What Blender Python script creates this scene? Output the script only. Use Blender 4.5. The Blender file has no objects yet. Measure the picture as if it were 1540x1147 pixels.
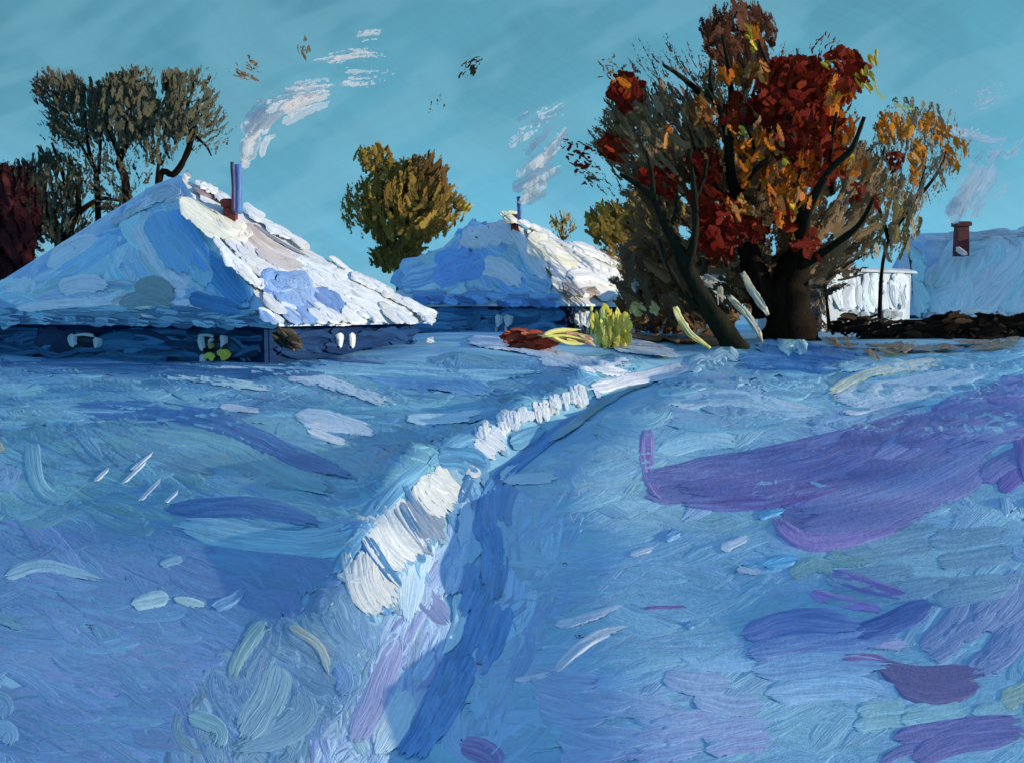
import bpy, math, random
import numpy as np
from mathutils import Vector

random.seed(7)
rng = np.random.default_rng(7)
R = math.radians
C = bpy.context.scene.collection

# ------------------------------------------------------------------ camera
FX, CX, CY = 1400.0, 770.0, 573.5          # focal length and centre in photo pixels (1540 x 1147)
HOR = 465.0                                # eye level in the photo
EYE = 1.7
PITCH = math.atan((CY - HOR) / FX)
CP, SP = math.cos(PITCH), math.sin(PITCH)
cam_d = bpy.data.cameras.new('camera')
cam = bpy.data.objects.new('camera', cam_d)
C.objects.link(cam)
cam.location = (0, 0, EYE)
cam.rotation_euler = (math.pi / 2 - PITCH, 0, 0)
cam_d.sensor_width = 36.0
cam_d.lens = 36.0 * FX / 1540.0
cam_d.clip_start = 0.05
cam_d.clip_end = 5000
bpy.context.scene.camera = cam


def ray(px, py):
    px = np.asarray(px, float); py = np.asarray(py, float)
    u = (px - CX) / FX; v = (CY - py) / FX
    d = np.stack([u, CP + v * SP, -SP + v * CP], -1)
    return d / d[..., 1:2]                 # scaled so that y = 1: multiply by the distance


def at(px, py, Y):
    p = ray(px, py) * np.asarray(Y, float)[..., None]
    p[..., 2] += EYE
    return p


# ------------------------------------------------------------------ light and sky
SUN_EL, SUN_AZ = R(8.0), R(100.0)           # low winter sun, far to the right
sd = bpy.data.lights.new('sun', 'SUN')
sd.energy = 3.9; sd.angle = R(0.6); sd.color = (1.0, 0.91, 0.74)
so = bpy.data.objects.new('sun', sd); C.objects.link(so)
to_sun = Vector((math.cos(SUN_EL) * math.sin(SUN_AZ), math.cos(SUN_EL) * math.cos(SUN_AZ), math.sin(SUN_EL)))
so.rotation_euler = to_sun.to_track_quat('Z', 'Y').to_euler()
so.location = (30, 0, 20)


class NT:
    """tiny helper for node trees"""
    def __init__(s, tree):
        s.t = tree; s.n = tree.nodes; s.l = tree.links; s.n.clear()

    def node(s, typ, **kw):
        n = s.n.new(typ)
        for k, v in kw.items():
            setattr(n, k, v)
        return n

    def put(s, sock, v):
        if v is None: return
        if hasattr(v, 'is_linked'): s.l.new(v, sock)
        else: sock.default_value = v

    def math(s, op, a, b=None, c=None, clamp=False):
        n = s.node('ShaderNodeMath', operation=op); n.use_clamp = clamp
        for i, v in enumerate((a, b, c)): s.put(n.inputs[i], v)
        return n.outputs[0]

    def mix(s, f, a, b, mode='MIX'):
        n = s.node('ShaderNodeMix', data_type='RGBA', blend_type=mode)
        s.put(n.inputs['Factor'], f); s.put(n.inputs[6], a); s.put(n.inputs[7], b)
        return n.outputs[2]

    def comb(s, x, y, z=0.0):
        n = s.node('ShaderNodeCombineXYZ')
        for i, v in enumerate((x, y, z)): s.put(n.inputs[i], v)
        return n.outputs[0]

    def noise(s, vec, scale=1.0, detail=2.0, rough=0.5):
        n = s.node('ShaderNodeTexNoise')
        s.put(n.inputs['Vector'], vec); n.inputs['Scale'].default_value = scale
        n.inputs['Detail'].default_value = detail; n.inputs['Roughness'].default_value = rough
        return n.outputs['Fac']

    def ramp(s, f, stops):
        n = s.node('ShaderNodeValToRGB'); e = n.color_ramp.elements
        while len(e) < len(stops): e.new(0.5)
        for el, (p, c) in zip(e, stops):
            el.position = p; el.color = c if len(c) == 4 else (*c, 1)
        s.put(n.inputs[0], f)
        return n.outputs[0]

    def smooth(s, f, a, b):
        n = s.node('ShaderNodeMapRange', interpolation_type='SMOOTHSTEP')
        s.put(n.inputs[0], f); n.inputs[1].default_value = a; n.inputs[2].default_value = b
        return n.outputs[0]


world = bpy.data.worlds.new('World'); bpy.context.scene.world = world
world.use_nodes = True
w = NT(world.node_tree)
sky = w.node('ShaderNodeTexSky', sky_type='NISHITA')
sky.sun_disc = False; sky.sun_elevation = SUN_EL; sky.sun_rotation = SUN_AZ
sky.ozone_density = 4.0; sky.air_density = 1.0; sky.dust_density = 0.3
tc = w.node('ShaderNodeTexCoord')
sp = w.node('ShaderNodeSeparateXYZ'); w.l.new(tc.outputs['Generated'], sp.inputs[0])
az = w.math('ARCTAN2', sp.outputs[0], sp.outputs[1])
el = w.math('ARCSINE', sp.outputs[2])
# brushed sky: bands of elevation, lighter in the middle, broken by overlapping strokes
warp = w.noise(w.comb(w.math('MULTIPLY', az, 5.0), w.math('MULTIPLY', el, 7.0), 3.1), 1.0, 2.0)
elw = w.math('ADD', el, w.math('MULTIPLY', w.math('SUBTRACT', warp, 0.5), 0.10))
grad = w.ramp(w.math('DIVIDE', elw, 1.4), [
    (0.00, (0.132, 0.450, 0.665)), (0.07, (0.116, 0.410, 0.595)), (0.14, (0.092, 0.335, 0.460)),
    (0.22, (0.072, 0.270, 0.370)), (0.36, (0.110, 0.260, 0.580)), (1.0, (0.120, 0.240, 0.660))])


def sky_strokes(ang, sx, sy, seed):
    """cells stretched along ang, each with a value of its own, plus bristle streaks along it"""
    ca, sa = math.cos(ang), math.sin(ang)
    a = w.math('ADD', w.math('MULTIPLY', az, ca), w.math('MULTIPLY', el, sa))
    b = w.math('SUBTRACT', w.math('MULTIPLY', el, ca), w.math('MULTIPLY', az, sa))
    wx = w.math('ADD', w.math('MULTIPLY', a, sx), w.math('MULTIPLY', warp, 1.6))
    wy = w.math('ADD', w.math('MULTIPLY', b, sy), w.math('MULTIPLY', warp, 1.6))
    v = w.noise(w.comb(wx, wy, seed), 0.55, 2.0, 0.55)
    br = w.noise(w.comb(w.math('MULTIPLY', wx, 0.7), w.math('MULTIPLY', wy, 6.0), seed + 5), 1.0, 3.0, 0.6)
    return v, br


v1, b1 = sky_strokes(R(-38), 9.0, 24.0, 1.0)
v2, b2 = sky_strokes(R(24), 12.0, 34.0, 9.0)
p1, p2 = w.smooth(v1, 0.40, 0.58), w.smooth(v2, 0.44, 0.56)
val = w.math('ADD', w.math('MULTIPLY', w.math('SUBTRACT', p1, 0.5), 0.13), w.math('MULTIPLY', w.math('SUBTRACT', p2, 0.5), 0.10))
val = w.math('ADD', val, w.math('MULTIPLY', w.math('SUBTRACT', b1, 0.5), 0.20))
val = w.math('ADD', val, w.math('MULTIPLY', w.math('SUBTRACT', b2, 0.5), 0.16))
side = w.smooth(az, -0.65, 0.1)
val = w.math('ADD', w.math('ADD', val, 1.05), w.math('MULTIPLY', side, 0.25))
col = w.mix(1.0, grad, w.comb(val, val, val), 'MULTIPLY')
col = w.mix(w.math('ADD', 0.10, w.math('MULTIPLY', p2, 0.20)), col, (0.25, 0.48, 0.58, 1))
nis = w.mix(1.0, sky.outputs[0], (0.10, 0.10, 0.10, 1), 'MULTIPLY')
final = w.mix(0.12, col, nis)
bg = w.node('ShaderNodeBackground'); w.l.new(final, bg.inputs[0]); bg.inputs[1].default_value = 1.0
wo = w.node('ShaderNodeOutputWorld'); w.l.new(bg.outputs[0], wo.inputs[0])

sc = bpy.context.scene
sc.view_settings.view_transform = 'Standard'; sc.view_settings.look = 'None'
sc.view_settings.exposure = 0.0; sc.view_settings.gamma = 1.0
sc.cycles.transparent_max_bounces = 48
sc.cycles.max_bounces = 6
sc.cycles.use_denoising = True


# ------------------------------------------------------------------ paint materials
def lin(c):
    c = np.asarray(c, float) / 255.0
    return np.where(c <= 0.04045, c / 12.92, ((c + 0.055) / 1.055) ** 2.4)


E_OPEN = np.array([0.105, 0.215, 0.430])      # light that falls on open snow here


def T(r, g, b):
    """pigment whose mixture, under the open winter sky, reads as this colour"""
    return tuple(np.clip(lin((r, g, b)) / E_OPEN, 0.012, 0.93))


E_FIELD = np.array([0.215, 0.342, 0.612])     # the same light plus the grazing sun on level snow


def TG(r, g, b):
    """pigment for the level snow of the open field"""
    return tuple(np.clip(lin((r, g, b)) / E_FIELD, 0.012, 0.93))


def paint_mat(name, rough=0.5, spec=0.3, bump=0.55, translucent=0.0, freq=1.0, edge=(3.0, 0.56), gmix=0.40, opacity=1.0):
    m = bpy.data.materials.new(name); m.use_nodes = True
    t = NT(m.node_tree)
    A = lambda nm: t.node('ShaderNodeAttribute', attribute_name=nm)
    c1, c2, st, pr, dp = A('Col'), A('Streak'), A('st'), A('pr'), A('dp')
    s = t.node('ShaderNodeSeparateXYZ'); t.l.new(st.outputs['Vector'], s.inputs[0])
    p = t.node('ShaderNodeSeparateXYZ'); t.l.new(pr.outputs['Vector'], p.inputs[0])
    u, v, sd_ = t.math('MULTIPLY', s.outputs[0], freq), t.math('MULTIPLY', s.outputs[1], freq), s.outputs[2]   # along and across the stroke
    u01, dry, v01 = p.outputs[0], p.outputs[1], p.outputs[2]
    wob = t.math('MULTIPLY', t.noise(t.comb(t.math('MULTIPLY', u, 0.02), t.math('MULTIPLY', v, 0.03), sd_), 1.0, 1.0), 9.0)
    vw = t.math('ADD', v, wob)
    bris = t.noise(t.comb(t.math('MULTIPLY', u, 0.013), t.math('MULTIPLY', vw, 0.20), sd_), 1.0, 3.0, 0.65)
    fine = t.noise(t.comb(t.math('MULTIPLY', u, 0.035), t.math('MULTIPLY', vw, 0.46), sd_), 1.0, 2.0, 0.6)
    grain = t.noise(t.comb(t.math('MULTIPLY', u, 0.14), t.math('MULTIPLY', v, 0.16), sd_), 1.0, 3.0, 0.65)
    f = t.math('MULTIPLY', t.smooth(bris, 0.36, 0.66), 0.75)
    colr = t.mix(f, c1.outputs['Color'], c2.outputs['Color'])
    k = t.math('ADD', 0.22, t.math('MULTIPLY', bris, 0.62))
    k = t.math('ADD', k, t.math('MULTIPLY', fine, 0.60))
    k = t.math('ADD', k, t.math('MULTIPLY', grain, 0.30))
    colr = t.mix(1.0, colr, t.comb(k, k, k), 'MULTIPLY')
    b = t.node('ShaderNodeBsdfPrincipled')
    t.l.new(colr, b.inputs['Base Color'])
    t.put(b.inputs['Roughness'], t.math('ADD', rough - 0.12, t.math('MULTIPLY', fine, 0.24)))
    b.inputs['Specular IOR Level'].default_value = spec
    hgt = t.math('ADD', bris, t.math('ADD', t.math('MULTIPLY', fine, 0.5), t.math('MULTIPLY', grain, 0.45)))
    bp = t.node('ShaderNodeBump'); bp.inputs['Strength'].default_value = bump
    t.l.new(hgt, bp.inputs['Height']); t.l.new(dp.outputs['Fac'], bp.inputs['Distance'])
    t.l.new(bp.outputs[0], b.inputs['Normal'])
    # the brush runs dry: gaps between the bristles, ragged edges and ends
    ed = t.math('POWER', t.math('ABSOLUTE', t.math('SUBTRACT', t.math('MULTIPLY', v01, 2.0), 1.0)), edge[0])
    th = t.math('MULTIPLY', dry, t.math('ADD', 0.52, t.math('MULTIPLY', u01, 0.26)))
    th = t.math('ADD', th, t.math('MULTIPLY', ed, edge[1]))
    th = t.math('ADD', th, t.math('MULTIPLY', t.smooth(u01, 0.62, 1.02), 0.60))
    th = t.math('ADD', th, t.math('MULTIPLY', t.smooth(u01, 0.16, -0.02), 0.50))
    cov = t.math('ADD', t.math('MULTIPLY', bris, 1.0 - gmix), t.math('MULTIPLY', grain, gmix))
    al = t.math('GREATER_THAN', cov, th)
    if opacity < 1: al = t.math('MULTIPLY', al, opacity)
    tr = t.node('ShaderNodeBsdfTransparent')
    mx = t.node('ShaderNodeMixShader')
    t.l.new(al, mx.inputs[0]); t.l.new(tr.outputs[0], mx.inputs[1])
    if translucent:
        tl = t.node('ShaderNodeBsdfTranslucent'); t.l.new(colr, tl.inputs[0])
        m2 = t.node('ShaderNodeMixShader'); m2.inputs[0].default_value = translucent
        t.l.new(b.outputs[0], m2.inputs[1]); t.l.new(tl.outputs[0], m2.inputs[2])
        t.l.new(m2.outputs[0], mx.inputs[2])
    else:
        t.l.new(b.outputs[0], mx.inputs[2])
    o = t.node('ShaderNodeOutputMaterial'); t.l.new(mx.outputs[0], o.inputs[0])
    return m


def solid_mat(name, c1, c2, scale=1.0, stretch=(1, 1, 1), rough=0.6, bump=0.4, dist=0.02, spec=0.25):
    m = bpy.data.materials.new(name); m.use_nodes = True
    t = NT(m.node_tree)
    co = t.node('ShaderNodeTexCoord')
    mp = t.node('ShaderNodeMapping'); mp.inputs['Scale'].default_value = stretch
    t.l.new(co.outputs['Object'], mp.inputs[0])
    n1 = t.noise(mp.outputs[0], scale, 5.0, 0.62)
    n2 = t.noise(mp.outputs[0], scale * 5.3, 4.0, 0.6)
    f = t.smooth(t.math('ADD', t.math('MULTIPLY', n1, 0.7), t.math('MULTIPLY', n2, 0.3)), 0.36, 0.66)
    b = t.node('ShaderNodeBsdfPrincipled')
    t.l.new(t.mix(f, (*c1, 1), (*c2, 1)), b.inputs['Base Color'])
    b.inputs['Roughness'].default_value = rough; b.inputs['Specular IOR Level'].default_value = spec
    bp = t.node('ShaderNodeBump'); bp.inputs['Strength'].default_value = bump; bp.inputs['Distance'].default_value = dist
    t.l.new(n2, bp.inputs['Height']); t.l.new(bp.outputs[0], b.inputs['Normal'])
    o = t.node('ShaderNodeOutputMaterial'); t.l.new(b.outputs[0], o.inputs[0])
    return m


M_SNOW = paint_mat('brushed snow', 0.46, 0.38, 0.9)
M_ROOF = paint_mat('roof snow', 0.50, 0.30, 0.75)
M_WALL = paint_mat('painted wall', 0.6, 0.08, 0.5)
M_LEAF = paint_mat('leaves', 0.65, 0.06, 0.50, 0.20, 1.7, (1.6, 0.60), 0.60)
M_TWIG = paint_mat('twigs', 0.65, 0.06, 0.50, 0.15, 1.7, (1.6, 0.60), 0.50)
M_SMOKE = paint_mat('smoke', 0.9, 0.05, 0.35, 0.5, 1.0, (1.6, 0.5), 0.45, 0.62)
M_WOOD = paint_mat('painted wood', 0.5, 0.3, 0.5)
M_BARK = solid_mat('bark', (0.012, 0.014, 0.008), (0.028, 0.026, 0.014), 3.0, (1, 1, 0.25), 0.75, 0.8, 0.03, 0.05)
M_BARK2 = solid_mat('dark brown bark', (0.008, 0.005, 0.003), (0.024, 0.013, 0.007), 3.0, (1, 1, 0.25), 0.75, 0.8, 0.03, 0.05)
M_GROUND = solid_mat('blue shaded snow', TG(68, 118, 174), TG(84, 136, 184), 0.9, (0.5, 1, 1), 0.55, 0.35, 0.03)  # snow base with the blue of shade put into its colour
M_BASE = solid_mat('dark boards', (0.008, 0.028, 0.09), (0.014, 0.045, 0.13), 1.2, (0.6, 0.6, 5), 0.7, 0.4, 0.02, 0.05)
M_UNDER = solid_mat('shaded roof snow', T(60, 105, 165), T(85, 130, 190), 0.8, (1, 1, 1), 0.6, 0.4, 0.03)  # roof snow for shaded slopes, shade blue mixed into the colour
M_UNDERW = solid_mat('sunny roof snow', (0.62, 0.63, 0.62), (0.85, 0.84, 0.80), 0.8, (1, 1, 1), 0.6, 0.4, 0.03)  # white copy of the roof snow for slopes in the sun
M_WHITEW = solid_mat('whitewash', (0.50, 0.54, 0.58), (0.74, 0.77, 0.80), 1.5, (1, 1, 0.3), 0.6, 0.4, 0.02)
M_BRICK = solid_mat('chimney brick', (0.10, 0.016, 0.014), (0.22, 0.045, 0.038), 2.5, (1, 1, 2), 0.6, 0.6, 0.03)


# ------------------------------------------------------------------ terrain
def sstep(a, b, x):
    t = np.clip((x - a) / (b - a), 0, 1)
    return t * t * (3 - 2 * t)


PATH_PX = [(430, 1500), (560, 1230), (632, 1120), (682, 980), (716, 860), (730, 770), (768, 700), (845, 645), (925, 592), (1000, 557), (1075, 538)]


def _flat(px, py):
    d = ray(px, py); k = -EYE / d[..., 2]
    return d * k[..., None]


_pp = _flat(np.array([p[0] for p in PATH_PX], float), np.array([p[1] for p in PATH_PX], float))[:, :2]


def catmull(P, n):
    P = np.asarray(P, float)
    if len(P) == 2:
        t = np.linspace(0, 1, n)[:, None]
        return P[0] * (1 - t) + P[1] * t
    Q = np.vstack([2 * P[0] - P[1], P, 2 * P[-1] - P[-2]])
    seg = np.linspace(0, len(P) - 1 - 1e-6, n)
    i = seg.astype(int); t = (seg - i)[:, None]
    p0, p1, p2, p3 = Q[i], Q[i + 1], Q[i + 2], Q[i + 3]
    return 0.5 * (2 * p1 + (p2 - p0) * t + (2 * p0 - 5 * p1 + 4 * p2 - p3) * t ** 2 + (3 * p1 - p0 - 3 * p2 + p3) * t ** 3)


PATH = catmull(_pp, 60)


def ground_exact(x, y):
    x = np.asarray(x, float); y = np.asarray(y, float)
    shp = x.shape; x = x.ravel(); y = y.ravel()
    z = 0.45 * sstep(27, 46, y) + 0.25 * sstep(46, 90, y)
    z += 0.34 * sstep(5, 17, x) * sstep(6, 26, y) * (1 - 0.6 * sstep(30, 60, y))
    z += 0.8 * sstep(13, 27, x) * sstep(30, 22, y) + 0.8 * sstep(22, 60, -x)
    z += 0.38 * (sstep(-8, -2.5, x) - sstep(-2.5, 6.5, x)) * sstep(19, 28, y) * sstep(46, 40, y)  # low ridge shaped to tilt the snow towards the sun
    fade = 1 - 0.7 * sstep(20, 50, np.hypot(x, y))
    z += fade * (0.060 * np.sin(0.55 * x + 0.9 * y + 0.6) + 0.045 * np.sin(1.05 * x - 0.62 * y + 1.9)
                 + 0.022 * np.sin(2.3 * x + 1.7 * y) + 0.016 * np.sin(3.4 * y - 1.3 * x + 0.5))
    # the trodden path and the snow thrown up on its left
    a, b = PATH[:-1], PATH[1:]
    best = np.full(x.shape, 1e9); sgn = np.zeros(x.shape); al = np.zeros(x.shape)
    near = (y < 40) & (np.abs(x) < 16) & (y > -3)
    if near.any():
        xn, yn = x[near], y[near]
        bd = np.full(xn.shape, 1e9); bs = np.zeros(xn.shape); ba = np.zeros(xn.shape)
        acc = 0.0
        for (ax, ay), (bx, by) in zip(a, b):
            dx, dy = bx - ax, by - ay; L = math.hypot(dx, dy)
            t = np.clip(((xn - ax) * dx + (yn - ay) * dy) / (L * L), 0, 1)
            d = np.hypot(xn - ax - t * dx, yn - ay - t * dy)
            m = d < bd
            bd[m] = d[m]; bs[m] = np.sign((xn - ax) * dy - (yn - ay) * dx)[m]; ba[m] = (acc + t * L)[m]
            acc += L
        best[near], sgn[near], al[near] = bd, bs, ba
    q = best * sgn                                        # + right of the path, - left
    end = sstep(33, 22, y)
    sc_ = 0.36 + 0.010 * np.clip(y, 0, 30)
    z += -0.20 * np.exp(-(q / sc_) ** 2) * end * (0.35 + 0.65 * sstep(3.5, 7.5, y))
    lump = 0.62 + 0.25 * np.sin(al * 2.1 + 0.4) + 0.22 * np.sin(al * 4.3 + 1.7)
    z += (0.25 * lump) * np.exp(-((q + 1.95 * sc_) / (0.72 * sc_)) ** 2) * end * sstep(4.2, 7.0, y)
    z += 0.03 * np.exp(-((q - 2.2 * sc_) / (1.0 * sc_)) ** 2) * end
    return z.reshape(shp)


_GX, _GY = np.arange(-24, 24.01, 0.06), np.arange(0, 58.01, 0.06)
_GZ = ground_exact(*np.meshgrid(_GX, _GY))


def ground_z(x, y):
    """the terrain, read from a fine table near the village and exactly elsewhere"""
    x = np.asarray(x, float); y = np.asarray(y, float); shp = x.shape
    x = x.ravel(); y = y.ravel()
    ok = (np.abs(x) < 23.9) & (y > 0.05) & (y < 57.9)
    z = np.empty(x.shape)
    if ok.any():
        fx = (x[ok] + 24) / 0.06; fy = y[ok] / 0.06
        i = fx.astype(int); j = fy.astype(int); a = fx - i; b = fy - j
        z[ok] = (_GZ[j, i] * (1 - a) + _GZ[j, i + 1] * a) * (1 - b) + (_GZ[j + 1, i] * (1 - a) + _GZ[j + 1, i + 1] * a) * b
    if (~ok).any(): z[~ok] = ground_exact(x[~ok], y[~ok])
    return z.reshape(shp)


class Ground:
    def hit(s, px, py):
        px = np.asarray(px, float); py = np.asarray(py, float)
        shp = px.shape
        d = ray(px.ravel(), np.maximum(py.ravel(), HOR + 22))
        ts = np.geomspace(1.6, 120, 150)
        P = d[:, None, :] * ts[None, :, None]
        h = EYE + P[..., 2] - ground_z(P[..., 0], P[..., 1])
        below = h < 0
        i = np.where(below.any(1), below.argmax(1), len(ts) - 1); i = np.maximum(i, 1)
        lo, hi = ts[i - 1].copy(), ts[i].copy()
        for _ in range(9):
            mid = (lo + hi) / 2
            Q = d * mid[:, None]
            b = EYE + Q[:, 2] - ground_z(Q[:, 0], Q[:, 1]) < 0
            hi = np.where(b, mid, hi); lo = np.where(b, lo, mid)
        Q = d * hi[:, None]
        e = 0.05
        gx = (ground_z(Q[:, 0] + e, Q[:, 1]) - ground_z(Q[:, 0] - e, Q[:, 1])) / (2 * e)
        gy = (ground_z(Q[:, 0], Q[:, 1] + e) - ground_z(Q[:, 0], Q[:, 1] - e)) / (2 * e)
        Q[:, 2] = ground_z(Q[:, 0], Q[:, 1])
        N = np.stack([-gx, -gy, np.ones_like(gx)], -1); N /= np.linalg.norm(N, axis=1, keepdims=True)
        return Q.reshape(*shp, 3), N.reshape(*shp, 3)


class Plane:
    def __init__(s, a, b, c):
        s.p = np.asarray(a, float)
        n = np.cross(np.asarray(b, float) - s.p, np.asarray(c, float) - s.p)
        n /= np.linalg.norm(n)
        if np.dot(n, np.array([0, 0, EYE]) - s.p) < 0: n = -n
        s.n = n

    def hit(s, px, py):
        d = ray(px, py)
        k = np.dot(s.p - np.array([0, 0, EYE]), s.n) / (d @ s.n)
        Q = d * k[..., None]; Q[..., 2] += EYE
        return Q, np.broadcast_to(s.n, Q.shape).copy()


def loose(px, py, Y, tilt=0.8, bias=0.4):
    """a freely tilted little plane at distance Y, for a leaf or a twig"""
    c = at(np.float64(px), np.float64(py), np.float64(Y))
    n0 = np.array([0, 0, EYE]) - c; n0 /= np.linalg.norm(n0)
    n = n0 + np.array([bias, 0, 0]) + rng.normal(0, tilt * 0.5, 3) * np.array([1, 0.6, 0.8]); n /= np.linalg.norm(n)
    if np.dot(n, n0) < 0.5: n = n0
    p = Plane.__new__(Plane); p.p = c; p.n = n
    return p


GROUND = Ground()


# ------------------------------------------------------------------ building meshes
def link_mesh(name, V, Fc, mat, parent=None, smooth=True):
    me = bpy.data.meshes.new(name)
    me.from_pydata([tuple(v) for v in V], [], [tuple(int(i) for i in f) for f in Fc])
    if smooth: me.polygons.foreach_set('use_smooth', [True] * len(me.polygons))
    if isinstance(mat, (list, tuple)):
        for m in mat: me.materials.append(m)
    else: me.materials.append(mat)
    o = bpy.data.objects.new(name, me); C.objects.link(o)
    if parent is not None:
        o.parent = parent
        o.matrix_parent_inverse = parent.matrix_basis.inverted()
    return o


def tag(o, label=None, cat=None, group=None, kind=None):
    if label: o['label'] = label
    if cat: o['category'] = cat
    if group: o['group'] = group
    if kind: o['kind'] = kind
    return o


def empty(name, loc, label, cat, group=None):
    o = bpy.data.objects.new(name, None); C.objects.link(o)
    o.location = tuple(float(v) for v in loc); o.empty_display_size = 0.3
    return tag(o, label, cat, group)


class Paint:
    """collects brush strokes: ribbons of thick paint with raised edges, laid on a surface"""
    def __init__(s, lift=0.004, spread=0.004):
        s.V = []; s.F = []; s.c = []; s.k = []; s.st = []; s.pr = []; s.dp = []; s.up = []; s.nv = 0; s.i = 0
        s.lift = lift; s.spread = spread

    def stroke(s, surf, pts, width, col, col2=None, dry=0.0, thick=1.2, streak=0.6, taper=0.35, nl=None, lanes=7):
        pts = np.asarray(pts, float)
        seglen = np.linalg.norm(np.diff(pts, axis=0), axis=1).sum()
        n = nl or int(np.clip(seglen / 7, 6, 40))
        c = catmull(pts, n)
        tg = np.gradient(c, axis=0); tg /= np.maximum(np.linalg.norm(tg, axis=1, keepdims=True), 1e-9)
        nr = np.stack([-tg[:, 1], tg[:, 0]], 1)
        u = np.linspace(0, 1, n)
        wprof = np.minimum(1, np.minimum((u / 0.16 + 0.15) ** 0.6, ((1 - u) / max(taper, 0.02) + 0.12) ** 0.7))
        wprof = wprof * (1 + 0.10 * np.sin(u * rng.uniform(3, 9) + rng.uniform(0, 6)))
        v = np.linspace(-0.5, 0.5, lanes)
        px = c[:, None, 0] + nr[:, None, 0] * (v[None] * width * wprof[:, None])
        py = c[:, None, 1] + nr[:, None, 1] * (v[None] * width * wprof[:, None])
        Q, N = surf.hit(px, py)
        depth = np.median(Q[..., 1])
        m = depth / FX
        lane_h = rng.uniform(0.35, 1.0, lanes); lane_h[1] += 0.45; lane_h[-2] += 0.45
        wav = 0.75 + 0.25 * np.sin(u[:, None] * rng.uniform(4, 12) + rng.uniform(0, 6.28, lanes)[None])
        thick *= 0.45
        h = thick * m * lane_h[None] * wav * np.clip(u * 6 + 0.3, 0, 1)[:, None]
        h[:, 0] = -1.0 * m - s.lift * depth * 0.6; h[:, -1] = -1.0 * m - s.lift * depth * 0.6
        s.i += 1
        Q = Q + N * (h + depth * s.lift)[..., None]
        s.up.append((N * depth).reshape(-1, 3))
        idx = s.nv + np.arange(n * lanes).reshape(n, lanes)
        s.F.append(np.stack([idx[:-1, :-1], idx[:-1, 1:], idx[1:, 1:], idx[1:, :-1]], -1).reshape(-1, 4))
        s.V.append(Q.reshape(-1, 3)); s.nv += n * lanes
        one = np.ones((n * lanes, 1))
        if col2 is None: col2 = tuple(np.clip(np.asarray(col) * rng.uniform(0.72, 1.30), 0.008, 0.95))
        s.c.append(one * np.array([*col, 1.0])); s.k.append(one * np.array([*col2, 1.0]))
        uu, vv = np.meshgrid(u, np.linspace(0, 1, lanes), indexing='ij')
        sd_ = rng.uniform(0, 400)
        s.st.append(np.stack([uu.ravel() * seglen + rng.uniform(0, 900), (vv.ravel() - 0.5) * width, np.full(n * lanes, sd_)], 1))
        s.pr.append(np.stack([uu.ravel(), np.full(n * lanes, dry), vv.ravel()], 1))
        s.dp.append(np.full(n * lanes, m * 1.6))

    def fill(s, surf, poly, n, length, width, ang, cols, jit=14, dry=(0.0, 0.35), thick=1.0, curve=0.15, streak=0.6, cjit=0.10, inside=True):
        poly = np.asarray(poly, float)
        lo, hi = poly.min(0), poly.max(0)
        k = 0; tries = 0
        while k < n and tries < n * 40:
            tries += 1
            p = lo + (hi - lo) * rng.random(2)
            if not inpoly(p, poly): continue
            a = R((ang(p) if callable(ang) else ang) + rng.normal(0, jit))
            L = length * rng.uniform(0.6, 1.35); d = np.array([math.cos(a), math.sin(a)])
            if rng.random() < 0.5: d = -d
            q = np.array([-d[1], d[0]]) * L * curve * rng.normal()
            e0, e1 = p - d * L / 2, p + d * L / 2
            if inside:
                for _ in range(5):
                    if inpoly(e0, poly): break
                    e0 = p + (e0 - p) * 0.7
                for _ in range(5):
                    if inpoly(e1, poly): break
                    e1 = p + (e1 - p) * 0.7
                nv_ = np.array([-d[1], d[0]]) * width * 0.5
                if not all(inpoly(e, poly) for e in (p + q + nv_ * 0.5, p + q - nv_ * 0.5)): continue
                ok_ = True
                for sg in (1, -1):
                    for _ in range(6):
                        if inpoly(e0 + sg * nv_ * 0.3, poly): break
                        e0 = p + (e0 - p) * 0.75
                    for _ in range(6):
                        if inpoly(e1 + sg * nv_ * 0.3, poly): break
                        e1 = p + (e1 - p) * 0.75
                if np.linalg.norm(e1 - e0) < width * 1.1: continue
            c = np.array(cols[rng.integers(len(cols))]); c2 = np.array(cols[rng.integers(len(cols))])
            j = 1 + rng.normal(0, cjit); c = np.clip(c * j * (1 + rng.normal(0, cjit * 0.3, 3)), 0.008, 0.95)
            s.stroke(surf, [e0, p + q, e1], width * rng.uniform(0.65, 1.35), c, np.clip(c2 * j, 0.008, 0.95),
                     dry=rng.uniform(*dry), thick=thick * rng.uniform(0.6, 1.4), streak=streak)
            k += 1

    def build(s, name, mat, parent=None):
        n_ = max(len(s.V), 1)
        V = np.vstack([v_ + u_ * (s.spread * k_ / n_) for k_, (v_, u_) in enumerate(zip(s.V, s.up))]); Fc = np.vstack(s.F)
        me = bpy.data.meshes.new(name)
        me.vertices.add(len(V)); me.vertices.foreach_set('co', V.astype(np.float32).ravel())
        me.loops.add(len(Fc) * 4); me.loops.foreach_set('vertex_index', Fc.astype(np.int32).ravel())
        me.polygons.add(len(Fc))
        me.polygons.foreach_set('loop_start', (np.arange(len(Fc)) * 4).astype(np.int32))
        me.update(calc_edges=True)
        me.polygons.foreach_set('use_smooth', np.ones(len(Fc), bool))
        for nm, dat, typ, key in (('Col', s.c, 'FLOAT_COLOR', 'color'), ('Streak', s.k, 'FLOAT_COLOR', 'color'),
                                  ('st', s.st, 'FLOAT_VECTOR', 'vector'), ('pr', s.pr, 'FLOAT_VECTOR', 'vector')):
            a = me.attributes.new(nm, typ, 'POINT'); a.data.foreach_set(key, np.vstack(dat).astype(np.float32).ravel())
        a = me.attributes.new('dp', 'FLOAT', 'POINT'); a.data.foreach_set('value', np.concatenate(s.dp).astype(np.float32))
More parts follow.
